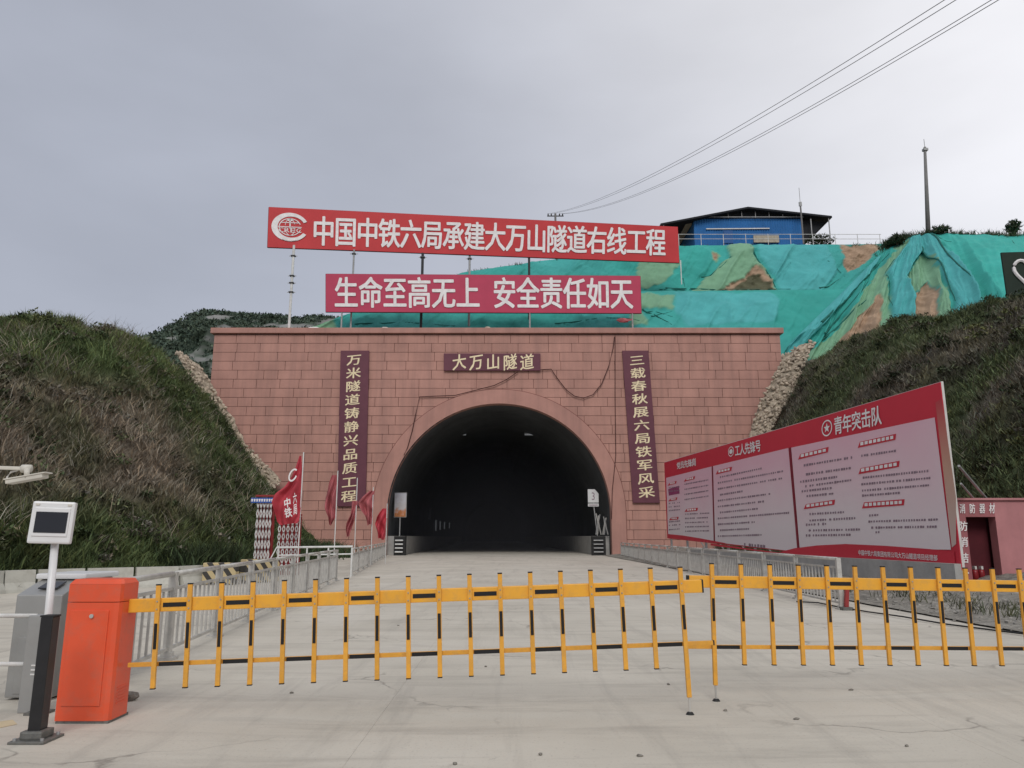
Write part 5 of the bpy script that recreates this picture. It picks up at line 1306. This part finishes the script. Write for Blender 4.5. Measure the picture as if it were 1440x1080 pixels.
MB().box(((hx0 + hx1) / 2, Yh + 0.64, (gz + ztop) / 2), (hx1 - hx0 - 0.17, 0.08, ztop - gz - 0.02)).build('back_wall', M['fs_in'], hut)
MB().box(((hx0 + hx1) / 2, Yh + 0.35, ztop + 0.035), (hx1 - hx0 + 0.06, 0.8, 0.06)).build('roof', M['fs_lit'], hut, bevel=0.01)
MB().box(((dx0 + dxr) / 2 + 0.1, Yh + 0.50, (gz + zdo) / 2), (dxr - dx0 - 0.12, 0.04, zdo - gz)).build('doorway_shade', M['fs_in'], hut)  # dark sheet standing in for the shade inside the doorway
k = MB()
text_row(k, '消防器材', [P(1346, 709, Yh - 0.02), P(1402, 708, Yh - 0.02), P(1402, 722, Yh - 0.02), P(1347, 722, Yh - 0.02)], 0.55, 0.02)
k.build('lettering', M['white_print'], hut); k = MB()
text_row(k, '防消结合', [P(1348, 729, Yh - 0.02), P(1360, 729, Yh - 0.02), P(1363, 819, Yh - 0.02), P(1351, 819, Yh - 0.02)], 0.6, 0.02, True)
k.build('lettering', M['white_print'], hut)
for i, (u, lab) in enumerate(((1372, 'left red extinguisher just inside the hut doorway'), (1381, 'right red extinguisher just inside the hut doorway'))):
    c = P(u, 812, Yh + 0.2); t_ = thing('fire_extinguisher', (c.x, Yh + 0.2, gz), lab, 'fire extinguisher', 'fire extinguishers')
    z1 = P(u, 800, Yh + 0.2).z
    MB().tube([(c.x, Yh + .2, gz), (c.x, Yh + .2, z1 - 0.08), (c.x, Yh + .2, z1 - 0.02)], 0.085, 12, 0.06).build('cylinder', M['ext'], t_, smooth=True)
    MB().box((c.x, Yh + .2, z1 + 0.03), (0.05, 0.12, 0.08)).build('valve', M['trim'], t_)
MB().box(((hx0 + hx1) / 2, Yh + 0.35, 0.13), (hx1 - hx0 + 0.1, 0.9, 0.24)).build('base', M['kerb'], hut)
a = P(1433, 690, Yh + 2.6); o = MB().box((a.x + 0.9, Yh + 3.2, 1.3), (1.6, 1.0, 2.4)).build('cabinet', M['bb_dark'], None, origin=(a.x + .9, Yh + 3.2, 0.1)); tag(o, 'dark red cabinet behind the fire hut at the right edge', 'cabinet')
# ================================================================== RAILINGS
def railing(label, A, B, nsec, spacing, individual, base_r=0.09):
    A, B = Vector(A), Vector(B); d = (B - A); L_ = d.length; d.normalize()
    t_ = thing('railing', A, label, 'railing', 'stainless railings along the road')
    pm = None; ht = 0.97
    yaw = math.atan2(d.y, d.x)
    for i in range(nsec + 1):
        p = A + d * (L_ * i / nsec)
        if pm is None:
            k = MB(); k.box((0, 0, 0.5), (0.085, 0.085, 0.98)); k.box((0, 0, 0.015), (0.2, 0.2, 0.03)); k.box((0, 0, 0.05), (0.12, 0.12, 0.06)); pm = k.build('post', M['steel'], t_, origin=(0, 0, 0)); o = pm
        else: o = pm.copy(); col.objects.link(o); o.parent = t_
        o.location = p - A; o.rotation_euler = (0, 0, yaw)
    up = Vector((0, 0, 1))
    for i in range(nsec):
        a, b = A + d * (L_ * i / nsec + 0.05), A + d * (L_ * (i + 1) / nsec - 0.05)
        MB().tube([a + up * ht, b + up * ht], 0.032, 8).build('handrail', M['steel'], t_, smooth=True)
        for z, r in ((0.80, 0.022), (0.12, 0.022)): MB().bar(a + up * z, b + up * z, r * 1.6, r * 1.6).build('rail', M['steel'], t_)
    n = int(L_ / spacing); bmsh = None; k = MB()
    for i in range(n):
        s = (i + 0.5) * L_ / n
        if abs((s / (L_ / nsec)) - round(s / (L_ / nsec))) * (L_ / nsec) < 0.05: continue
        p = A + d * s
        if individual:
            if bmsh is None: bmsh = MB().bar((0, 0, 0.13), (0, 0, 0.79), 0.024, 0.024).build('baluster', M['steel'], t_, origin=(0, 0, 0)); o = bmsh
            else: o = bmsh.copy(); col.objects.link(o); o.parent = t_
            o.location = p - A; o.rotation_euler = (0, 0, yaw)
        else: k.bar(p + up * 0.13, p + up * 0.79, 0.024, 0.024)
    if not individual: tag(k.build('balusters', M['steel'], t_), kind='stuff')
Lp = G(248, 921); L0 = Lp + (Lp - G(472, 817)).normalized() * 2.35
railing('stainless railing starting behind the orange barrier box on the left', L0, G(472, 817), 9, 0.2, True)
railing('farther stainless railing running up to the left foot of the arch', G(494, 810), (-9.4, 57.5, 0), 10, 0.22, True)
railing('stainless railing in front of the billboard on the right of the road', G(1184, 857), (8.0, 56.5, 0), 16, 0.2, True)
# small rust-red post end and a stub at the near end of the right railing
c = G(1190, 858); t_ = thing('stub_post', c, 'short rusty red stub post at the near end of the right railing', 'post')
MB().bar(c, c + Vector((0.05, 0, 0.42)), 0.07, 0.07).build('bar', M['gate_red'], t_); MB().box(c + Vector((0, 0, 0.03)), (0.2, 0.2, 0.06)).build('foot', M['zinc'], t_)

# ================================================================== LEFT MIDDLE DISTANCE
# jersey barriers along the foot of the left slope
def jersey(A, B, label, m='barrier_conc', h=0.56, grp='concrete barriers at the foot of the left slope'):
    A, B = Vector(A), Vector(B); d = (B - A).normalized(); nrm = Vector((d.y, -d.x, 0))
    prof = [(-0.22, 0), (0.22, 0), (0.20, 0.08), (0.10, 0.25), (0.07, h), (-0.07, h), (-0.10, 0.25), (-0.20, 0.08)]
    mb = MB(); k = len(prof); vs = []
    for p in (A, B):
        for a, z in prof: vs.append(p + nrm * a + Vector((0, 0, z)))
    fs = [tuple(range(k)), tuple(range(2 * k - 1, k - 1, -1))] + [(i, (i + 1) % k, k + (i + 1) % k, k + i) for i in range(k)]
    mb.add(vs, fs); o = mb.build('concrete_barrier', M[m], None, origin=A, bevel=0.0); tag(o, label, 'concrete barrier', grp); return o
def gp(u, v): return G(u, v)
J = [(-330, 862), (-230, 853), (-110, 844), (0, 834.5), (48, 832), (118, 829), (187, 826.5), (250, 824), (283, 821.5)]
jl = ['out of view barrier one', '', 'barrier at the left edge of the view, the nearest one', 'leftmost full barrier behind the grey cabinet', 'concrete barrier behind the display post', 'concrete barrier seen just above the orange box', 'concrete barrier right of the orange box', 'last plain concrete barrier before the striped ones']
for i in range(2, len(J) - 1):
    a, b = gp(*J[i]), gp(*J[i + 1]); d = (b - a).normalized() * 0.04
    jersey(a + d, b - d, jl[i] if i < len(jl) else 'x')
# striped barriers
def striped(label, A, B, h):
    A, B = Vector(A), Vector(B); d = B - A; L_ = d.length; yaw = math.atan2(d.y, d.x)
    k = MB(); k.box((L_ / 2, 0, h / 2 + 0.02), (L_, 0.32, h)); o = k.build('striped_barrier', M['stripes'], None, origin=(0, 0, 0), bevel=0.03)
    o.location = A; o.rotation_euler = (0, 0, yaw); tag(o, label, 'concrete barrier', 'black and yellow striped barriers')
striped('left black and yellow striped barrier behind the railing', G(286, 822), G(333, 822), 0.62)
striped('right black and yellow striped barrier behind the railing', G(340, 820.5), G(388, 818), 0.70)
# weeds on the foot by the barriers
# white pipe stand between the two railings
c = G(392, 812); Yp = 27.5
t_ = thing('pipe_rail', P(440, 815, Yp), 'white pipe rail standing between the two left railings', 'pipe rail')
a, b = P(389, 770, Yp), P(496, 768.5, Yp); MB().tube([a, b], 0.035, 8).build('top_pipe', M['white_pipe'], t_)
a2, b2 = P(392, 781, Yp), P(496, 779, Yp); MB().tube([a2, b2], 0.025, 8).build('lower_pipe', M['white_pipe'], t_)
for u in (392, 432, 462, 495): 
    x = P(u, 769, Yp).x; MB().tube([(x, Yp, 0), (x, Yp, a.z)], 0.03, 8).build('leg', M['white_pipe'], t_)
MB().tube([P(389, 770, Yp), P(378, 790, Yp - 0.3)], 0.02, 6).build('brace', M['white_pipe'], t_)
# lattice gate columns
def lattice(label, u0, v0, u1, v1, Y, cols, sign):
    a, b = P(u0, v1, Y), P(u1, v0, Y); w = b.x - a.x; z1 = b.z
    t_ = thing('folding_gate', ((a.x + b.x) / 2, Y, 0), label, 'folding gate', 'folded lattice gates')
    MB().box(((a.x + b.x) / 2, Y + 0.35, z1 / 2), (w, 0.05, z1)).build('back_screen', M['gate_red'], t_)
    for i in range(cols + 1):
        x = a.x + w * i / cols
        MB().bar((x, Y + 0.2, 0.05), (x, Y + 0.2, z1), 0.03, 0.03).build('upright', M['gate_red'], t_)
    for i in range(cols):
        x = a.x + w * (i + 0.5) / cols; k = MB(); nd = 7
        for j in range(nd):
            zz0, zz1 = 0.15 + (z1 - 0.2) * j / nd, 0.15 + (z1 - 0.2) * (j + 1) / nd
            h_ = w / cols * 0.30; zm = (zz0 + zz1) / 2
            for p, q in (((x, zz0), (x - h_, zm)), ((x - h_, zm), (x, zz1)), ((x, zz0), (x + h_, zm)), ((x + h_, zm), (x, zz1))):
                k.bar((p[0], Y, p[1]), (q[0], Y, q[1]), 0.034, 0.03)
        k.build('lattice', M['white_pipe'], t_)
    MB().bar((a.x - 0.05, Y + 0.1, z1 + 0.05), (b.x + 0.05, Y + 0.1, z1 + 0.05), 0.25, 0.07).build('top_bar', M['gate_red'], t_)
    if sign:
        sa, sb = P(u0 - 1, v0 + 8, Y - 0.05), P(u1 + 1, v0 + 1, Y - 0.05)
        MB().box(((sa.x + sb.x) / 2, Y - 0.06, (sa.z + sb.z) / 2), (sb.x - sa.x, 0.04, sb.z - sa.z)).build('blue_sign', M['sign_blue'], t_)
        k = MB()
        for i in range(9):
            x = sa.x + (sb.x - sa.x) * (i + 0.5) / 9; zc = (sa.z + sb.z) / 2
            k.box((x, Y - 0.085, zc), (0.055, 0.004, 0.10)); k.box((x, Y - 0.085, zc + 0.03), (0.08, 0.005, 0.02))
        k.build('sign_print', M['white_print'], t_)
lattice('folded white and red lattice gate with a blue sign by the left slope', 354, 699, 384, 812, 29.5, 5, True)
lattice('folded lattice gate with red uprights below the big flag', 386, 726, 421, 812, 28.8, 5, False)

# flags
def flag(label, Y, pole_u, pole_v0, pole_v1, rows, m, emblem=False, seed=0, fy=0.22):
    base = P(pole_u, 800, Y); x = P(pole_u, (pole_v0 + pole_v1) / 2, Y).x
    t_ = thing('flag', (x, Y, 0), label, 'flag', 'red flags by the left railing')
    MB().tube([(x, Y, 0), (x, Y, P(pole_u, pole_v0, Y).z)], 0.022, 8).build('pole', M['white_pipe'], t_)
    n, k = 40, 22; vs = []; mb = MB(); vv = [r[0] for r in rows]; g = random.Random(seed); ph = g.random() * 6
    for j in range(n + 1):
        v = vv[0] + (vv[-1] - vv[0]) * j / n
        l = np.interp(v, vv, [r[1] for r in rows]); r_ = np.interp(v, vv, [r[2] for r in rows])
        for i in range(k + 1):
            s = i / k; p = P(l + (r_ - l) * s, v + 2.0 * math.sin(s * 5 + ph) * min(1, j / 6) * 0.6, Y)
            amp = fy * (0.25 + 0.75 * j / n) * min(1.0, (r_ - l) / 14)
            p.y += amp * math.sin(s * 11 + j * 0.16 + ph) + amp * 0.5 * math.sin(s * 5 - j * 0.31) ; vs.append(p)
    mb.add(vs, [(j * (k + 1) + i, (j + 1) * (k + 1) + i, (j + 1) * (k + 1) + i + 1, j * (k + 1) + i + 1) for j in range(n) for i in range(k)])
    o = mb.build('cloth', m, t_, smooth=True)
    if emblem:
        e_ = MB(); c = P(412, 668, Y - 0.28)
        for i in range(20):
            t0, t1 = R(30 + 300 * i / 20), R(30 + 300 * (i + 1) / 20)
            e_.add([c + Vector((math.cos(t) * r * 0.16, 0, math.sin(t) * r * 0.22 + math.cos(t) * 0.08)) for t, r in ((t0, 0.7), (t0, 1.0), (t1, 1.0), (t1, 0.7))], [(0, 1, 2, 3)])
        text_row(e_, '中铁', [P(399, 702, Y - 0.3), P(408, 699, Y - 0.3), P(411, 727, Y - 0.3), P(401, 729, Y - 0.3)], 0.95, 0.025, True)
        text_row(e_, '六局', [P(412, 694, Y - 0.3), P(417, 692, Y - 0.3), P(418, 723, Y - 0.3), P(413, 725, Y - 0.3)], 0.95, 0.02, True)
        e_.build('lettering', M['white_print'], t_)
flag('biggest red flag with white emblem and characters beside the lattice gates', 27.2, 422.5, 636, 800, [(641, 421, 424), (655, 416, 424.5), (670, 409, 424.5), (684, 400, 424.5), (693, 389, 424), (705, 384, 424), (720, 386, 423), (733, 388, 422.5), (737, 392, 420)], M['flag'], True, 1, 0.16)
flag('rolled drooping flag left of the maroon vertical sign', 33, 472, 662, 800, [(668, 467, 474), (682, 462, 474), (700, 457, 472), (716, 458, 471), (728, 462, 472), (738, 463, 467)], M['flag2'], False, 2)
flag('thin tattered flag hanging at the foot of the maroon vertical sign', 36, 500, 672, 800, [(704, 495, 503), (716, 494, 502), (722, 493, 500), (735, 488, 498), (745, 486, 494), (755, 487, 491)], M['flag2'], False, 3)
flag('triangular drooping flag right of the maroon vertical sign', 38, 523, 685, 800, [(690, 520, 527), (697, 510, 526), (706, 503, 525), (715, 508, 524), (724, 514, 524), (738, 516, 523)], M['flag2'], False, 4)
flag('small red flag with white marks nearest the foot of the arch', 41, 543, 708, 800, [(715, 538, 544), (728, 530, 544), (737, 527, 543), (748, 530, 542), (758, 532, 540)], M['flag'], False, 5)
# green undergrowth between gates and portal
g = np.random.default_rng(55); n = 420
bx = np.r_[g.normal(-14.2, 1.1, n), g.normal(-11.7, 0.5, 120)]; by = np.r_[g.uniform(42, 56, n), g.uniform(27, 32, 120)]
blades('undergrowth', 'dark green undergrowth at the foot of the portal wall behind the flags', bx, by, np.zeros(len(bx)), np.zeros((len(bx), 2)), None, 16, 56, length=(0.5, 1.7), width=0.06, lean=0.5, jit=0.35, colors=np.tile([0.045, 0.065, 0.028], (len(bx), 1)))

# ================================================================== BOOM BARRIERS
def cabinet(root, x0, y0, w, d, h, m):
    """barrier box with a lid, front door, lock and louvres; x0,y0 = front left corner"""
    k = MB(); r = 0.045
    def outline(z, tx=0.0, ty=0.0):
        pts = [(x0, y0), (x0 + w - r, y0), (x0 + w - r * 0.3, y0 + r * 0.3), (x0 + w, y0 + r), (x0 + w, y0 + d - r), (x0 + w - r, y0 + d), (x0, y0 + d)]
        cx, cy = x0 + w / 2, y0 + d / 2
        return [Vector((cx + (a - cx) * (1 - tx), cy + (b - cy) * (1 - ty), z)) for a, b in pts]
    def loft(a, b, cap=True):
        n = len(a); vs = a + b; fs = [(i, (i + 1) % n, n + (i + 1) % n, n + i) for i in range(n)]
        return vs, fs + [tuple(range(n - 1, -1, -1)), tuple(range(n, 2 * n))]
    k.add(*loft(outline(0.02), outline(h * 0.835))); k.build('body', m, root, bevel=0.0)
    k = MB(); k.add(*loft(outline(h * 0.84), outline(h * 0.965))); 
    k.add(*loft(outline(h * 0.966, 0.0), outline(h, 0.10, 0.22))); k.build('lid', m, root)
    MB().box((x0 + w * 0.45, y0 - 0.004, h * 0.45), (w * 0.72, 0.01, h * 0.66)).build('door', m, root, bevel=0.003)
    MB().tube([(x0 + w * 0.5, y0 - 0.01, h * 0.74), (x0 + w * 0.5, y0 - 0.022, h * 0.74)], 0.016, 12).build('lock', M['steel'], root)
    for i in range(6):
        MB().box((x0 + w + 0.002, y0 + d * 0.5, h * (0.12 + i * 0.022)), (0.006, d * 0.45, 0.008)).build('louvre', m, root)
    MB().box((x0 + w / 2, y0 + d / 2, 0.01), (w - 0.01, d - 0.01, 0.02)).build('base_plate', M['zinc'], root)
def boom(root, A, B, n, spacing, start, side, long_at, low, up_len=0.155, down_len=0.62, foot_z=None, first_gap_black=1, blk=0):
    """A: hinge end of the top bar, B: free end; slats hang square to the bar"""
    A, B = Vector(A), Vector(B); d = (B - A).normalized(); L_ = (B - A).length
    dn = Vector((0, 0, -1)); dn = (dn - d * dn.dot(d)).normalized(); nrm = d.cross(dn).normalized()
    if nrm.y > 0: nrm = -nrm
    k = MB(); k.bar(A, B, 0.055, 0.105, -dn); k.build('top_bar', M['yellow'], root, bevel=0.006)
    MB().bar(B, B + d * 0.012, 0.056, 0.106, -dn).build('end_cap', M['black_cap'], root)
    la = A + dn * low + d * (start - 0.22); lb = A + dn * low + d * (start + spacing * (n - 1) + 0.24)
    MB().bar(la + nrm * 0.0, lb, 0.026, 0.034, -dn).build('lower_bar', M['yellow2'], root, bevel=0.003)
    MB().bar(lb, lb + d * 0.01, 0.03, 0.038, -dn).build('end_cap', M['black_cap'], root)
    slat = None; lng = None
    for i in range(n):
        p = A + d * (start + spacing * i) + nrm * 0.043
        top = p - dn * up_len; bot = p + dn * down_len
        if i == long_at:
            zb = 0.13; bot = p + dn * ((p.z - zb) / -dn.z)
            MB().bar(top, bot, 0.036, 0.03, nrm).build('slat', M['yellow2'], root, bevel=0.003)
            MB().tube([bot, Vector((bot.x, bot.y, 0.02))], 0.009, 8).build('foot_screw', M['steel'], root)
            MB().tube([(bot.x, bot.y, 0.0), (bot.x, bot.y, 0.018)], 0.035, 12, 0.022).build('foot_pad', M['black_cap'], root)
        else:
            MB().bar(top, bot, 0.036, 0.026, nrm).build('slat', M['yellow2'], root, bevel=0.003)
            MB().bar(bot, bot + dn * 0.008, 0.038, 0.028, nrm).build('end_cap', M['black_cap'], root)
        MB().bar(top, top - dn * 0.010, 0.038, 0.028, nrm).build('end_cap', M['black_cap'], root)
        MB().bar(p + dn * 0.14 + nrm * 0.0155, p + dn * 0.335 + nrm * 0.0155, 0.024, 0.003, nrm).build('black_stripe', M['black'], root)
        for sgn in (-1, 1):
            MB().tube([p + nrm * 0.012 + d * 0.008 * 0 - dn * 0.03 * sgn, p + nrm * 0.02 - dn * 0.03 * sgn], 0.006, 6).build('bolt', M['steel_dull'], root)
        if i < n - 1 and (i % 2) == blk:
            q0, q1 = p + d * (spacing * 0.14), p + d * (spacing * 0.88)
            MB().bar(q0 - nrm * 0.014, q1 - nrm * 0.014, 0.003, 0.034, -dn).build('black_stripe', M['black'], root)
            q0, q1 = p + dn * low + d * spacing * 0.1 - nrm * 0.026, p + dn * low + d * spacing * 0.92 - nrm * 0.026
            MB().bar(q0, q1, 0.006, 0.031, -dn).build('black_stripe', M['black'], root)
cb = G(76, 1018); cw = G(143, 1018).x - cb.x + 0.05
gate = thing('boom_barrier', (cb.x + cw / 2, cb.y + 0.15, 0), 'orange barrier box with the lowered yellow picket boom reaching to the middle', 'boom barrier', 'boom barriers across the road')
cabinet(gate, cb.x, cb.y, cw, 0.32, 1.07, M['orange'])
yb0 = cb.y + 0.17; Bz = P(986, 824, 6.52)
A = Vector((cb.x + cw - 0.02, yb0, P(186, 852, yb0).z)); 
ux = P(226, 848, yb0 + 0.02).x - A.x; ue = P(957, 826, 6.5).x - A.x
LB = (Bz - A).length
boom(gate, A, Bz, 18, (ue - ux) / 17 * 1.001, ux, 1, 17, 0.455, 0.155, 0.63, blk=0)
# right barrier: the boom comes in from beyond the right edge of the view
rA = P(968, 817.5, 7.0); rB = P(1437, 824.5, 7.35)
dr = (rB - rA).normalized(); hinge = rA + dr * 5.3
gate2 = thing('boom_barrier', (hinge.x, hinge.y, 0), 'yellow picket boom reaching in from the right with its box out of view', 'boom barrier', 'boom barriers across the road')
cabinet(gate2, hinge.x - 0.02, hinge.y - 0.16, 0.36, 0.32, 1.07, M['orange'])
sp_ = (P(1393, 823, 7.32) - P(1000, 818, 7.02)).length / 10.0
st = (hinge - rA).length - 0.205 - sp_ * 19
boom(gate2, hinge, rA, 20, sp_, st, -1, 19, 0.56, 0.155, 0.70, blk=0)
# ================================================================== LEFT FOREGROUND
# black bollard post with plate
f = G(51, 1041); tp = P(69, 867, f.y)
t_ = thing('black_post', (f.x, f.y, 0), 'square black post bolted down in front of the orange box', 'post')
MB().bar((f.x, f.y, 0.04), (f.x, f.y, tp.z), 0.088, 0.092).build('shaft', M['black_post'], t_, bevel=0.006)
k = MB(); k.box((f.x, f.y, 0.009), (0.25, 0.25, 0.018)); k.build('base_plate', M['zinc'], t_, bevel=0.004)
k = MB(); k.box((f.x, f.y, 0.045), (0.155, 0.155, 0.055)); k.build('collar', M['zinc'], t_, bevel=0.012)
MB().box((f.x, f.y, tp.z + 0.006), (0.096, 0.096, 0.012)).build('cap', M['black_cap'], t_)
for a, b in ((-1, -1), (1, -1), (1, 1), (-1, 1)): MB().tube([(f.x + a * 0.095, f.y + b * 0.095, 0.018), (f.x + a * 0.095, f.y + b * 0.095, 0.035)], 0.012, 6).build('bolt', M['steel_dull'], t_)
k = MB(); 
# display on a white pole
Yd = 6.45; c = P(74, 735, Yd); w_ = P(103, 735, Yd).x - P(47, 735, Yd).x; h_ = P(74, 706, Yd).z - P(74, 765, Yd).z
t_ = thing('display_post', (P(66, 1010, Yd).x, Yd, 0), 'white display unit with dark screen on a slim white pole', 'display')
rot = Matrix.Rotation(R(14), 3, 'Z') @ Matrix.Rotation(R(-3), 3, 'X') @ Matrix.Rotation(R(1.5), 3, 'Y')
MB().box(c, (w_ * 0.97, 0.07, h_), M_=rot).build('housing', M['white_plastic'], t_, bevel=0.016)
nf = rot @ Vector((0, -1, 0))
MB().box(c + nf * 0.037 + Vector((0, 0, 0.002)), (w_ * 0.80, 0.012, h_ * 0.68), M_=rot).build('bezel', M['white_plastic'], t_, bevel=0.005)
MB().box(c + nf * 0.0455 + Vector((0, 0, 0.0)), (w_ * 0.72, 0.006, h_ * 0.50), M_=rot).build('screen', M['screen'], t_, bevel=0.002)
for sx in (-0.36, 0.36): MB().box(c + nf * 0.037 + rot @ Vector((sx * w_, 0, h_ * 0.42)), (0.03, 0.01, 0.014), M_=rot).build('clip', M['cream_plastic'], t_)
pb = Vector((P(68, 880, Yd).x - 0.02, Yd + 0.05, 0)); MB().tube([pb, c + Vector((0.01, 0.05, -h_ * 0.45))], 0.030, 12).build('pole', M['white_plastic'], t_, smooth=True)
MB().box(pb + Vector((0, 0, 0.01)), (0.16, 0.16, 0.02)).build('base_plate', M['zinc'], t_)
# brushed grey pedestal (access gate) behind: two bodies with sloping tops
x0 = P(49, 900, 7.15).x; x1 = P(92, 900, 7.15).x
t_ = thing('access_pedestal', ((x0 + x1) / 2, 7.3, 0), 'brushed grey access gate pedestal behind the orange box', 'pedestal')
zt = P(60, 832, 7.1).z; yb1 = 7.0; yb2 = 7.85
pf = [(yb1, 0.02), (yb2, 0.02), (yb2, zt + 0.10), (yb1 + 0.35, zt + 0.10), (yb1, zt - 0.02)]
xw0, xw1 = -4.44, -3.93
MB().slab([(xw0 + 0.0, y, z) for y, z in pf], (xw1 - xw0 - 0.1, 0, 0)).build('body', M['grey_cab'], t_, bevel=0.012)
MB().box(((xw0 + xw1) / 2 - 0.05, yb1 - 0.004, zt * 0.32), (xw1 - xw0 - 0.24, 0.012, zt * 0.52)).build('door', M['grey_cab'], t_, bevel=0.003)
MB().box(((xw0 + xw1) / 2 - 0.05, yb1 + 0.60, zt + 0.125), (xw1 - xw0 - 0.04, 0.62, 0.05)).build('lid', M['white_plastic'], t_, bevel=0.015)
rs = Matrix.Rotation(R(19), 3, 'X')
MB().box(((xw0 + xw1) / 2 - 0.04, yb1 + 0.16, zt + 0.055), (0.17, 0.16, 0.012), M_=rs).build('reader', M['screen'], t_, bevel=0.003)
# narrow second grey post left of the black one
p = G(40, 1005); tp2 = P(55, 866, p.y)
t_ = thing('grey_rail_post', (p.x - 0.02, p.y + 0.1, 0), 'narrow grey steel post holding two white tubes, left of the black post', 'post')
MB().box((p.x - 0.02, p.y + 0.1, tp2.z / 2), (0.20, 0.12, tp2.z)).build('body', M['grey_cab'], t_, bevel=0.008)
for v in (866, 934):
    a = P(52, v, p.y + 0.08); MB().tube([a, a + Vector((-2.6, 0.05, 0.0))], 0.018, 10).build('tube', M['white_pipe'], t_, smooth=True)
for i in range(3): MB().box((p.x + 0.0, p.y + 0.035, 0.30 + i * 0.035), (0.09, 0.006, 0.012)).build('louvre', M['white_pipe'], t_)
# camera on a horizontal arm
Yc = 6.6; a = P(-90, 655, Yc); b = P(32, 659, Yc)
t_ = thing('camera_arm', a, 'cream surveillance camera on an arm reaching in from the left edge', 'camera')
MB().bar(a, b, 0.06, 0.030).build('arm', M['cream_plastic'], t_, bevel=0.006)
j = P(36, 659, Yc); MB().tube([j + Vector((-0.03, 0, 0.0)), j + Vector((0.045, 0, 0))], 0.035, 12).build('joint', M['cream_plastic'], t_, smooth=True)
MB().tube([j + Vector((0.03, -0.03, 0)), j + Vector((0.04, -0.03, -0.085))], 0.022, 10).build('bracket', M['cream_plastic'], t_, smooth=True)
b0, b1 = P(12, 678, Yc), P(64, 669, Yc)
MB().bar(b0, b1, 0.10, 0.040).build('body', M['cream_plastic'], t_, bevel=0.008)
dd = (b1 - b0).normalized(); MB().bar(b0 - dd * 0.01 + Vector((0, 0, 0.022)), b1 + dd * 0.025 + Vector((0, 0, 0.022)), 0.115, 0.010).build('sunshade', M['cream_plastic'], t_)
cbl = [P(26, 661, Yc), P(15, 664, Yc), P(10, 671, Yc), P(10, 677, Yc), P(16, 680, Yc)]
MB().tube(cbl, 0.008, 6).build('wire', M['trim'], t_)
pl0 = Vector((a.x, a.y, 0)); MB().tube([pl0, Vector((a.x, a.y, a.z + 0.1))], 0.05, 10).build('mast', M['cream_plastic'], t_)
# debris: rag and chunks near the box
g = random.Random(9)
def lump(name, label, c, s, m, grp=None):
    bm = bmesh.new(); bmesh.ops.create_icosphere(bm, subdivisions=2, radius=0.5)
    for v in bm.verts: v.co = Vector((v.co.x * s[0], v.co.y * s[1], v.co.z * s[2])) * g.uniform(0.75, 1.2)
    me = bpy.data.meshes.new(name); bm.to_mesh(me); bm.free(); me.materials.append(m); o = link(name, me, None, (0, 0, 0)); o.location = c; tag(o, label, 'debris', grp); return o
c = G(181, 985); lump('rubble_lump', 'dark crumpled lump on the ground at the foot of the orange box', c + Vector((0, 0, 0.03)), (0.16, 0.12, 0.10), M['stone_chip'])
for i, (u, v) in enumerate(((1197, 971), (940, 963), (683, 938), (1020, 1000), (760, 1062), (640, 1075), (1275, 1050), (560, 880), (900, 1064), (410, 975), (1120, 1012))):
    c = G(u, v); lump('pebble', 'small dark stone chip lying on the pale concrete in front of the boom pickets' if v > 1030 else 'small dark stone chip on the pale concrete near the boom barriers', c + Vector((0, 0, 0.006)), (g.uniform(0.02, 0.05), g.uniform(0.02, 0.04), 0.02), M['stone_chip'], 'loose stone chips on the road')
# loose cable along the verge
p = [G(u, v, 0.03) for u, v in ((1120, 846), (1150, 848), (1180, 853), (1220, 860), (1270, 868), (1330, 877), (1400, 886), (1480, 897))]
o = MB().tube([q + Vector((0, 0, 0.01 * math.sin(i * 2))) for i, q in enumerate(p)], 0.014, 6).build('ground_cable', M['black_cap'], None, origin=p[0]); tag(o, 'thin black cable lying along the edge of the gravel verge', 'cable')
# faded painted line at the left edge and pale band across the far road
o = MB().slab([G(-60, 1022, 0.004), G(18, 1012, 0.004), G(24, 1018, 0.004), G(-50, 1034, 0.004)], (0, 0, -0.003)).build('road_marking', M['line'], None); tag(o, 'faded yellow paint mark on the concrete at the left edge', kind='structure')
# tufts and stones at the verge
g2 = np.random.default_rng(91); n = 260
bx = g2.uniform(8.2, 12.5, n); by = g2.uniform(12.5, 26, n)
blades('weeds', 'sparse weeds on the gravel verge below the billboard', bx, by, np.full(n, 0.12), np.zeros((n, 2)), None, 9, 92, length=(0.06, 0.3), width=0.018, lean=0.8, jit=0.1, colors=np.tile([0.08, 0.085, 0.045], (n, 1)))
n = 1500; bx = 7.45 + g2.random(n) ** 0.8 * 5; by = g2.uniform(10.5, 24, n)
k = MB()
for i in range(n):
    s = g2.uniform(0.02, 0.075); a = g2.random() * 3
    e0 = 7.5 - (by[i] - 11.5) * 0.011
    z = 0.03 + 0.35 * min(1, max(0, (bx[i] - e0) / 5.5)) ** 1.5
    k.box((bx[i], by[i], z), (s, s * g2.uniform(.6, 1), s * g2.uniform(.5, .9)), M_=(Matrix.Rotation(a, 3, 'Z') @ Matrix.Rotation(a * 1.7, 3, 'X')))
tag(k.build('rubble', mat('rubble_grey', (0.27, 0.255, 0.23), 0.95, var=0.4, nscale=9)), 'loose broken stones scattered over the gravel verge', 'rubble', kind='stuff')
